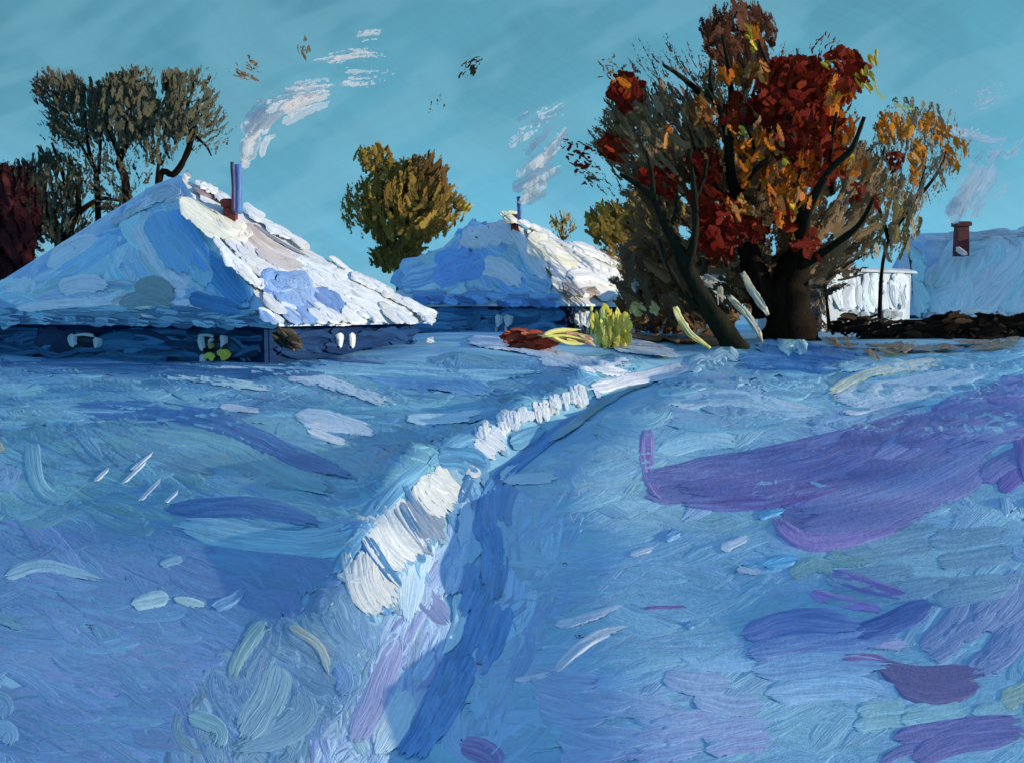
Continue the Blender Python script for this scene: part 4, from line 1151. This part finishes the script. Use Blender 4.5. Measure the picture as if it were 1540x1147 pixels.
# ---------------- the leaning tree just left of it
ln = at(1112., 522., 35.0); ln[2] = float(ground_z(ln[:1], ln[1:2])[0])
lean = empty('leaning_tree', ln, 'thin dark tree leaning left in front of the huge red-leaved tree', 'tree')
limb(lean, [(1114, 520), (1084, 492), (1052, 440), (1028, 392), (1006, 345), (984, 300), (962, 280), (932, 262)], 34, 5, 35.0, M_BARK, 'trunk', True, 0.2)
limb(lean, [(1034, 400), (1046, 345), (1044, 285), (1036, 225)], 14, 5, 35.0, M_BARK)
limb(lean, [(1045, 300), (1058, 270), (1064, 240)], 8, 4, 34.8, M_BARK)
limb(lean, [(1008, 350), (1018, 310), (1018, 285)], 9, 4, 34.9, M_BARK)
limb(lean, [(982, 300), (980, 262), (972, 228)], 9, 4, 34.9, M_BARK)
limb(lean, [(1085, 485), (1040, 455), (1010, 410), (990, 360)], 14, 4, 35.2, M_BARK)
CP_ = Paint(0.0, 0.0)
leafblob(CP_, 985, 300, 50, 50, 35.3, 1.2, 34, GB_ + OLV, 44, 14, org=(1060, 440), aj=14, dry=(0.4, 0.8))
CP_.build('crown', M_TWIG, lean)

# ---------------- golden tree on the right
gy = 42.5
gb = at(1335., 490., gy); gb[2] = float(ground_z(gb[:1], gb[1:2])[0])
gold = empty('golden_tree', gb, 'wispy tree of orange and gold leaves right of the huge tree, above the white shed', 'tree')
limb(gold, [(1325, 420), (1335, 365), (1352, 338), (1376, 304), (1392, 250)], 6, 3, gy, M_BARK2, 'trunk', True, 0.2)
limb(gold, [(1338, 362), (1320, 300), (1330, 220)], 7, 3, gy, M_BARK2)
limb(gold, [(1372, 308), (1410, 260), (1425, 220)], 6, 3, gy, M_BARK2)
CP_ = Paint(0.0, 0.0)
GG = [(0.28, 0.20, 0.11), (0.34, 0.26, 0.16), (0.26, 0.17, 0.08), (0.4, 0.31, 0.2)]
leafblob(CP_, 1370, 240, 62, 78, gy, 2.2, 380, GG, 54, 20, ang=95, aj=18, dry=(0.5, 0.88))
leafblob(CP_, 1330, 330, 48, 60, gy, 1.8, 150, GG + OLV, 56, 20, ang=105, aj=14, dry=(0.25, 0.75))
leafblob(CP_, 1422, 230, 30, 50, gy, 1.2, 90, GG, 42, 14, ang=95, aj=12, dry=(0.6, 0.9))
CP_.build('crown', M_TWIG, gold)
CP_ = Paint(0.0, 0.0)
GO = [(0.62, 0.22, 0.02), (0.50, 0.15, 0.015), (0.70, 0.30, 0.03)]
for b in [(1340, 195, 22, 22, 26), (1398, 188, 16, 12, 14), (1382, 232, 14, 20, 14), (1365, 195, 10, 12, 8), (1418, 210, 14, 20, 10), (1440, 235, 14, 22, 12), (1378, 265, 8, 14, 6), (1300, 250, 24, 14, 14)]:
    leafblob(CP_, *b[:4], gy - 1.2, 1.2, int(b[4] * 2.2), GO, 26, 11, ang=85, aj=25, dry=(0.05, 0.5))
leafblob(CP_, 1345, 242, 14, 17, gy - 1.6, 0.7, 26, RED, 14, 8, aj=90, d0=0.3, dry=(0.0, 0.3))
CP_.build('golden_leaves', M_LEAF, gold)


# ---------------- trees behind the left cottage
def back_tree(name, label, base, limbs, blobs, Y, mat=M_BARK2, cat='tree', cols=DGR, origin=None, part='crown', lmat=M_TWIG, group=None):
    b = at(float(base[0]), float(base[1]), Y); b[2] = float(ground_z(b[:1], b[1:2])[0])
    root = empty(name, b, label, cat, group)
    for k, (pts, r0, r1) in enumerate(limbs):
        limb(root, pts, r0, r1, Y, mat, 'trunk' if k == 0 else 'limb', k == 0, 0.3)
    CP2 = Paint(0.0, 0.0)
    for bb in blobs:
        cx, cy, rx, ry, n, L_, W_, dr = bb[:8]
        leafblob(CP2, cx, cy, rx, ry, Y, bb[10] if len(bb) > 10 else 1.8, int(n * 2.2), bb[8] if len(bb) > 8 and bb[8] else cols, L_, W_, org=origin or (base[0], base[1] + 20), aj=bb[9] if len(bb) > 9 else 18, dry=dr)
    CP2.build(part, lmat, root)
    return root


DG2 = DGR + [(0.085, 0.05, 0.045)]
back_tree('bare_tree', 'dark tree with a forked trunk behind the left cottage, second from the chimney', (188, 292),
          [([(190, 292), (180, 250), (182, 236), (190, 215), (194, 190)], 13, 7), ([(179, 236), (168, 208), (158, 180)], 6, 3), ([(190, 200), (196, 160), (185, 120)], 6, 3)],
          [(185, 160, 55, 52, 170, 34, 18, (0.1, 0.65)), (200, 120, 36, 22, 60, 24, 11, (0.3, 0.75)), (190, 240, 40, 50, 60, 40, 16, (0.55, 0.88)), (165, 280, 30, 40, 30, 40, 16, (0.4, 0.8))], 46.0)
back_tree('bare_tree', 'dark tree with a bowed trunk nearest the chimney of the left cottage', (245, 278),
          [([(238, 280), (262, 262), (280, 234), (288, 205), (292, 186)], 10, 8), ([(236, 276), (238, 250), (242, 230)], 6, 3), ([(290, 190), (255, 150), (250, 110)], 6, 3), ([(288, 200), (310, 220), (318, 235)], 5, 2)],
          [(285, 155, 48, 48, 130, 36, 16, (0.25, 0.75)), (258, 125, 14, 26, 26, 34, 14, (0.05, 0.4)), (240, 190, 38, 48, 70, 36, 16, (0.25, 0.75)), (315, 190, 42, 34, 46, 34, 14, (0.55, 0.88)), (300, 115, 28, 18, 26, 22, 8, (0.5, 0.85))], 46.5)
back_tree('bare_tree', 'dark slender tree with reddish left-hand crown tip behind the left cottage', (146, 262),
          [([(146, 280), (138, 245), (132, 215), (128, 170)], 9, 4), ([(148, 262), (150, 235), (152, 210)], 6, 3), ([(140, 250), (105, 190), (70, 130)], 5, 2)],
          [(85, 130, 40, 26, 90, 30, 12, (0.2, 0.7), DG2 + [(0.10, 0.05, 0.05)]), (115, 165, 48, 48, 120, 36, 17, (0.25, 0.75)), (90, 190, 36, 40, 50, 38, 12, (0.6, 0.88)), (130, 235, 34, 44, 54, 40, 16, (0.5, 0.85))], 46.2)
back_tree('bare_tree', 'low dark branching tree by the maroon bush, beside the left cottage roof', (95, 370),
          [([(92, 376), (86, 350), (76, 320), (70, 290)], 22, 8), ([(100, 372), (106, 340), (118, 310), (112, 275)], 14, 6), ([(110, 310), (90, 250), (78, 215)], 6, 3), ([(118, 320), (150, 300), (180, 302)], 9, 4)],
          [(75, 270, 48, 44, 90, 40, 18, (0.15, 0.65)), (95, 340, 40, 30, 54, 36, 16, (0.25, 0.7)), (130, 300, 44, 40, 54, 40, 16, (0.45, 0.85)), (55, 330, 30, 40, 34, 36, 18, (0.25, 0.7))], 47.5)
back_tree('maroon_bush', 'round dark maroon bush at the left edge beside the cottage roof', (10, 420),
          [([(10, 430), (14, 380), (20, 330)], 10, 4)],
          [(8, 320, 52, 66, 150, 60, 30, (0.0, 0.4), MAR, 12, 2.2), (0, 380, 44, 40, 60, 56, 28, (0.0, 0.4), MAR), (40, 290, 26, 30, 30, 40, 22, (0.1, 0.5), MAR + DGR), (20, 255, 40, 14, 26, 26, 12, (0.4, 0.8), DGR + MAR)], 46.8,
          cat='bush', origin=(60, 460), part='foliage', lmat=M_LEAF)
# ---------------- olive tree between the cottages and the shrubs behind
OL2 = OLV + [(0.20, 0.105, 0.03)]
back_tree('olive_tree', 'round olive brown tree standing between the two cottage roofs', (600, 390),
          [([(600, 400), (604, 350), (612, 300)], 10, 4), ([(604, 345), (575, 290), (560, 250)], 6, 3), ([(606, 340), (640, 290)], 6, 3)],
          [(610, 305, 66, 62, 210, 46, 19, (0.05, 0.5), OL2, 22, 2.4), (565, 235, 28, 20, 40, 28, 14, (0.1, 0.5), OLV), (640, 262, 34, 30, 60, 40, 16, (0.05, 0.45), [(0.20, 0.10, 0.03), (0.16, 0.09, 0.03)]),
           (545, 310, 34, 40, 54, 34, 14, (0.3, 0.75), OLV), (670, 310, 32, 34, 50, 30, 14, (0.1, 0.5), OL2), (600, 384, 48, 20, 90, 30, 14, (0.1, 0.5), [(0.24, 0.19, 0.03), (0.2, 0.12, 0.03)]), (698, 310, 12, 12, 14, 14, 8, (0.1, .4), YEL + OLV)], 57.0,
          origin=(590, 420), part='foliage', lmat=M_LEAF)
back_tree('small_bush', 'small wispy olive bush on the skyline right of the middle chimney', (845, 352),
          [([(846, 360), (846, 345), (846, 330)], 4, 2)], [(846, 338, 20, 20, 36, 26, 9, (0.4, 0.8), OLV)], 58.0, cat='bush', part='foliage')
back_tree('olive_bush', 'dull olive bush behind the cream slope of the middle cottage', (935, 400),
          [([(938, 410), (940, 370), (945, 330)], 9, 4), ([(940, 380), (915, 340)], 5, 3)],
          [(925, 335, 42, 30, 80, 40, 18, (0.05, 0.5), OLV, 20, 1.6), (985, 320, 36, 46, 70, 48, 18, (0.1, 0.6), OLV + GB_, 20, 1.6), (925, 385, 26, 34, 36, 36, 16, (0.3, 0.7), GB_ + OLV), (965, 300, 22, 12, 20, 26, 9, (0.1, 0.5), [(0.4, 0.36, 0.10), (0.3, 0.27, 0.09)])], 53.5, cat='bush', origin=(985, 440), part='foliage', lmat=M_LEAF)
BRN = [(0.30, 0.145, 0.055), (0.22, 0.11, 0.045), (0.15, 0.085, 0.04), (0.40, 0.20, 0.08)]
back_tree('scrub', 'brown bare scrub under the leaning tree, right of the middle cottage', (990, 498),
          [([(985, 500), (980, 460), (970, 420)], 7, 3), ([(1000, 498), (1010, 450)], 6, 3)],
          [(985, 455, 58, 42, 120, 46, 18, (0.1, 0.6), BRN, 25, 1.6), (960, 400, 24, 34, 40, 40, 14, (0.3, 0.7), BRN), (1050, 480, 60, 26, 60, 46, 16, (0.1, 0.6), BRN), (1020, 488, 60, 14, 30, 50, 10, (0.2, .6), [T(30, 64, 110), (0.09, 0.07, 0.05)], 10)], 42.5, cat='bush', origin=(1010, 540), part='twigs')

back_tree('scrub', 'grey brown scrub between the thick trunk and the white shed', (1250, 490),
          [([(1248, 500), (1244, 460), (1240, 420)], 6, 3)],
          [(1228, 450, 13, 44, 40, 30, 13, (0.1, 0.6), [(0.20, 0.18, 0.16), (0.16, 0.13, 0.10), (0.28, 0.18, 0.10)], 25, 1.0), (1246, 494, 24, 12, 22, 24, 9, (0.3, 0.7), BRN)], 43.5, cat='bush', origin=(1255, 540), part='twigs')

# ---------------- dark hedge on the right
hb = at(1420., 520., 37.0); hb[2] = float(ground_z(hb[:1], hb[1:2])[0])
hedge = empty('hedge', hb, 'long low blackish brown hedge in front of the blue cottage', 'hedge')
HD = [(0.026, 0.014, 0.008), (0.040, 0.022, 0.013), (0.018, 0.010, 0.007)]
P = Paint(0, 0)
for cx, cy, rx, ry, n in ((1450, 503, 112, 24, 260), (1375, 512, 66, 20, 130), (1520, 496, 60, 18, 90), (1600, 498, 60, 16, 60)):
    leafblob(P, cx, cy, rx, ry, 37.5, 1.2, n, HD, 56, 13, ang=-4, aj=12, dry=(0.0, 0.6), tilt=0.7, d0=0.2)
leafblob(P, 1450, 494, 90, 10, 37.5, 0.8, 40, HD, 24, 8, ang=-30, aj=40, dry=(0.3, 0.7))
P.build('foliage', M_TWIG, hedge)
for x in (1340, 1400, 1465, 1530):
    limb(hedge, [(x, 520), (x + 4, 506), (x + 9, 494)], 7, 3, 37.5, M_BARK2, 'stem', True, 0.1)
hb = at(1305., 505., 38.5); hb[2] = float(ground_z(hb[:1], hb[1:2])[0])
hedge2 = empty('hedge', hb, 'short dark brown clump of hedge in front of the white shed', 'hedge')
P = Paint(0, 0)
leafblob(P, 1295, 488, 46, 13, 38.5, 1.0, 90, HD, 34, 12, ang=-6, aj=20, dry=(0.0, 0.5))
leafblob(P, 1300, 520, 34, 9, 38.0, 0.6, 40, HD, 30, 8, ang=5, aj=20, dry=(0.1, 0.6))
leafblob(P, 1345, 488, 14, 14, 38.6, 0.6, 20, [(0.36, 0.22, 0.12), (0.28, 0.18, 0.10)], 22, 11, ang=-40, aj=30, dry=(0.2, 0.6))
P.build('foliage', M_TWIG, hedge2)
limb(hedge2, [(1298, 525), (1300, 505), (1296, 486)], 6, 3, 38.5, M_BARK2, 'stem', True, 0.1)


# ================================================================== SMALL THINGS IN FRONT OF THE HOUSES
def lump(name, label, cat, cx, cy, rx, ry, Y, rot, cols, ang, n=46, wd=8, mat=M_WOOD, sub=None, base=None):
    """a rounded heap: a squashed, lumpy ball covered in strokes"""
    c = at(float(cx), float(cy), Y); m = Y / FX
    root = empty(name, (c[0], c[1], c[2] - ry * m), label, cat)
    V, Fc = [], []
    nu, nv = 16, 9
    for i in range(nv + 1):
        ph = math.pi * i / nv - math.pi / 2
        for k in range(nu):
            th = 2 * math.pi * k / nu
            q = 1 + 0.07 * math.sin(3 * th + 2 * ph) + rng.normal(0, 0.02)
            x, z = math.cos(ph) * math.cos(th) * rx * m * q, math.sin(ph) * ry * m * q
            y = math.cos(ph) * math.sin(th) * min(rx, ry * 1.4) * m * q
            V.append((c[0] + x * math.cos(rot) - z * math.sin(rot), c[1] + y, c[2] + x * math.sin(rot) + z * math.cos(rot)))
    for i in range(nv):
        for k in range(nu):
            k2 = (k + 1) % nu
            Fc.append((i * nu + k, i * nu + k2, (i + 1) * nu + k2, (i + 1) * nu + k))
    mt = solid_mat(name + ' core', cols[0], cols[-1], 3.0, (1, 1, 1), 0.6, 0.6, 0.03)
    body = link_mesh('core', V, Fc, mt, root)
    P2 = Paint(0, 0)
    leafblob(P2, cx, cy, rx * 0.9, ry * 0.9, Y - min(rx, ry * 1.4) * m * 0.8, 0.15, n, cols, rx * 0.9, wd, ang=ang, aj=12, dry=(0, 0.4), tilt=0.4, rot=-rot, d0=0.15)
    P2.build('straw' if sub is None else sub, mat, root)
    return root


lump('heap', 'dark brown oval heap at the near corner of the left cottage', 'heap', 434, 511, 22, 13, 26.6, -0.45, [(0.030, 0.022, 0.012), (0.050, 0.036, 0.020)], 28)
lump('heap', 'rust red mound lying on the snow before the middle cottage', 'heap', 803, 512, 42, 14, 31.0, -0.05, [(0.34, 0.045, 0.016), (0.42, 0.06, 0.02), (0.24, 0.03, 0.012)], 6)
sb_ = lump('straw_bundle', 'yellow edged mauve bundle lying against the rust red mound', 'bundle', 856, 508, 36, 9, 30.4, -0.12, [(0.55, 0.24, 0.18), (0.66, 0.36, 0.26), (0.62, 0.48, 0.12)], 10, 34, 6)
P = Paint(0.0, 0.002)
for pts, wd in (([(815, 508), (835, 498), (882, 496)], 7), ([(825, 502), (850, 515), (885, 518)], 6), ([(820, 506), (850, 505), (882, 512)], 4)):
    P.stroke(loose(pts[1][0], pts[1][1], 29.9, 0.0), pts, wd, (0.92, 0.80, 0.16), (0.92, 0.84, 0.4), 0.05, 4)
P.build('rim', M_WOOD, sb_)

yb = at(925., 512., 34.0); yb[2] = float(ground_z(yb[:1], yb[1:2])[0])
yel = empty('yellow_shrub', yb, 'upright yellow green shrub at the right corner of the middle cottage', 'bush')
P = Paint(0, 0)
YGR = [(0.90, 0.76, 0.14), (0.80, 0.66, 0.10), (0.92, 0.84, 0.30), (0.66, 0.54, 0.10)]
leafblob(P, 936, 492, 13, 19, 34.0, 0.5, 44, YGR, 28, 9, ang=84, aj=10, dry=(0, .45), thick=2, d0=0.25)
leafblob(P, 922, 514, 27, 10, 34.0, 0.5, 50, YGR, 22, 9, ang=86, aj=10, dry=(0, .45), thick=2, d0=0.25)
leafblob(P, 911, 491, 13, 23, 34.0, 0.5, 60, YGR, 30, 10, ang=88, aj=10, dry=(0, .45), thick=2, d0=0.25)
leafblob(P, 892, 488, 6, 16, 34.0, 0.4, 12, YGR, 28, 7, ang=88, aj=8, dry=(0, .4), thick=2, d0=0.2)
P.build('foliage', M_LEAF, yel)
limb(yel, [(920, 514), (921, 495), (922, 482)], 5, 3, 34.0, M_BARK2, 'stem', True, 0.05)


def stake(name, label, cat, pts, wd, cols, Y, group=None):
    """a bent stalk with thick paint along it, rooted at its lower end"""
    b = at(float(pts[-1][0]), float(pts[-1][1]), Y)
    root = empty(name, b, label, cat, group)
    W3 = [at(float(x), float(y), Y) for x, y in pts]
    r = wd * Y / FX / 2
    tube(W3, [r * 0.55, r * 0.8, r * 0.7, r * 0.4], 'stalk', solid_mat(name + ' stalk', cols[0], cols[-1], 5, (1, 1, 0.5), 0.6, 0.6, 0.02), root, 8, 0.2)
    P2 = Paint(0.0, 0.0)
    for _ in range(7):
        j = rng.normal(0, wd * 0.16, 2)
        P2.stroke(loose(pts[1][0], pts[1][1], Y - r * 1.3, 0.15), [(x + j[0], y + j[1]) for x, y in pts], wd * rng.uniform(0.4, 0.7), cols[rng.integers(len(cols))], None, 0.2, 3, 0.6, 0.4)
    P2.build('crust', M_LEAF, root)


CYE = [(0.84, 0.74, 0.26), (0.88, 0.82, 0.42), (0.74, 0.62, 0.18)]
CW = [(0.62, 0.60, 0.44), (0.80, 0.78, 0.64), (0.52, 0.50, 0.36)]
stake('yellow_stalk', 'long pale yellow stalk bending right under the leaning tree', 'stalk', [(1015, 462), (1024, 482), (1040, 504), (1068, 524)], 13, CYE, 33.5)
stake('snowy_branch', 'upper of two pale snow crusted branches leaning between the trunks', 'branch', [(1116, 410), (1130, 436), (1146, 460), (1155, 474)], 14, CW, 36.5)
stake('snowy_branch', 'lower of two pale snow crusted branches leaning between the trunks', 'branch', [(1096, 446), (1118, 468), (1136, 492), (1146, 514)], 13, CW, 36.2)


def tuft(label, cx, cy, rx, ry, Y, cols, ang, n, L_, W_, name='leaf_tuft', cat='leaves'):
    b = at(float(cx), float(cy), Y)
    P2 = Paint(0, 0)
    leafblob(P2, cx, cy, rx, ry, Y, ry * Y / FX, n, cols, L_, W_, ang=ang, aj=20, dry=(0, .4), thick=3, tilt=0.5, d0=0.1)
    tag(P2.build(name, M_LEAF), label, cat)


tuft('larger yellow green tuft on the brown scrub, right of the yellow shrub', 957, 467, 9, 8, 38.6, CYE, 40, 16, 16, 9)
tuft('smaller yellow green tuft on the brown scrub, left of the yellow stalk', 984, 466, 6, 7, 38.6, CYE, 60, 12, 13, 7)
tuft('white sliver of snow on the scrub beside the cream roof', 954, 428, 5, 8, 39.5, [(0.82, 0.83, 0.85)], 55, 8, 15, 6, 'snow_clump', 'snow')
tuft('upper pale snow clump in the fork left of the thick trunk', 1080, 408, 14, 6, 38.4, [(0.50, 0.48, 0.42), (0.6, 0.58, 0.5)], 10, 14, 22, 6, 'snow_clump', 'snow')
tuft('broad pale snow clump against the leaning trunk', 1066, 424, 13, 8, 37.6, [(0.66, 0.64, 0.56), (0.52, 0.5, 0.44)], 15, 18, 20, 8, 'snow_clump', 'snow')
tuft('lowest pale snow clump beside the leaning trunk', 1082, 446, 8, 8, 37.4, [(0.52, 0.5, 0.42)], 60, 10, 16, 6, 'snow_clump', 'snow')
tuft('single small white lump on the snow by the left cottage roof tip', 646, 512, 5, 3, 33.0, [(0.86, 0.85, 0.84)], -5, 6, 10, 5, 'snow_clump', 'snow')


# ================================================================== SMOKE
def smoke(label, strokes, Y, cols):
    P2 = Paint(0, 0)
    for pts, wd, n, dr in strokes:
        for _ in range(int(n * 1.5)):
            j = rng.normal(0, wd * 0.30, 2); D = Y + rng.normal(0, wd * Y / FX * 0.35)
            q = [(x + j[0], y + j[1]) for x, y in pts]
            mid = q[len(q) // 2]
            P2.stroke(loose(mid[0], mid[1], D, 0.5, 1.5), q, wd * rng.uniform(0.5, 1.0), cols[rng.integers(len(cols))], cols[rng.integers(len(cols))], rng.uniform(*dr), 2.0, 0.7, 0.4)
    tag(P2.build('smoke_plume', M_SMOKE), label, 'smoke')


SMK = [(0.80, 0.80, 0.80), (0.68, 0.72, 0.76), (0.84, 0.76, 0.72)]
smoke('long pinkish white smoke drifting right from the left cottage chimney',
      [([(362, 244), (368, 220), (384, 196)], 26, 7, (0.3, 0.7)), ([(372, 206), (396, 174), (432, 150)], 34, 8, (0.45, 0.8)), ([(400, 172), (450, 148), (510, 128)], 32, 8, (0.5, 0.85)),
       ([(430, 140), (480, 130), (520, 128)], 18, 4, (0.5, 0.8)), ([(470, 95), (540, 84), (610, 96)], 26, 5, (0.7, 0.92)), ([(500, 130), (570, 128), (620, 110)], 40, 5, (0.75, 0.95)), ([(525, 75), (550, 84), (578, 96)], 14, 3, (0.5, 0.8)), ([(530, 56), (560, 52), (590, 54)], 22, 4, (0.65, 0.88)), ([(400, 210), (420, 204)], 8, 2, (0.5, 0.7))], 33.0, SMK)
smoke('white smoke puffing up from the middle cottage chimney',
      [([(776, 296), (800, 282), (822, 268)], 24, 7, (0.2, 0.6)), ([(795, 270), (815, 250), (845, 240)], 30, 7, (0.4, 0.75)), ([(800, 245), (830, 215), (850, 180)], 48, 7, (0.6, 0.9)), ([(790, 195), (830, 175), (870, 150)], 44, 6, (0.72, 0.94))], 46.5, [(0.80, 0.84, 0.86), (0.72, 0.80, 0.84), (0.86, 0.88, 0.88)])
smoke('pale blue smoke rising from the red chimney at the right edge',
      [([(1444, 332), (1450, 312), (1468, 286)], 34, 7, (0.15, 0.6)), ([(1456, 300), (1476, 270), (1490, 240)], 36, 7, (0.4, 0.8)), ([(1478, 245), (1500, 220), (1512, 190)], 46, 6, (0.6, 0.9)), ([(1450, 165), (1490, 150), (1530, 140)], 60, 6, (0.75, 0.94)), ([(1430, 190), (1480, 205), (1520, 180)], 40, 5, (0.7, 0.92))], 46.0, [(0.74, 0.82, 0.86), (0.66, 0.76, 0.82), (0.82, 0.86, 0.88)])


# ================================================================== BROWN DRY-BRUSH SMUDGES IN THE SKY, BUILT AS FLAKES
def smudge(label, cx, cy, rx, ry, n, cols, ang, rot=0.0, dr=(0.55, 0.88)):
    P2 = Paint(0, 0)
    leafblob(P2, cx, cy, rx, ry, 40.0, 0.6, n, cols, 20, 9, ang=ang, aj=18, dry=dr, rot=rot, d0=0.15)
    tag(P2.build('brush_smudge', M_LEAF), label, 'leaves', 'brown dry-brush smudges in the sky')


BD = [(0.20, 0.11, 0.05), (0.16, 0.09, 0.06), (0.24, 0.16, 0.07)]
smudge('brown brush smudges in the sky right of the dark left-hand trees', 368, 104, 26, 16, 34, BD, 30, 0.3)
smudge('narrow upright brown fleck in the sky above the drifting chimney smoke', 459, 74, 7, 18, 16, [(0.15, 0.13, 0.08), (0.2, 0.15, 0.08)], 85)
smudge('reddish brown brush smudges alone in the middle of the sky', 708, 100, 20, 10, 26, [(0.12, 0.035, 0.02), (0.16, 0.08, 0.05)], -45, -0.6)
smudge('faint olive flecks in the sky below the reddish brown ones', 656, 160, 18, 12, 12, OLV, 100, -0.5, (0.75, 0.92))

bpy.context.view_layer.update()
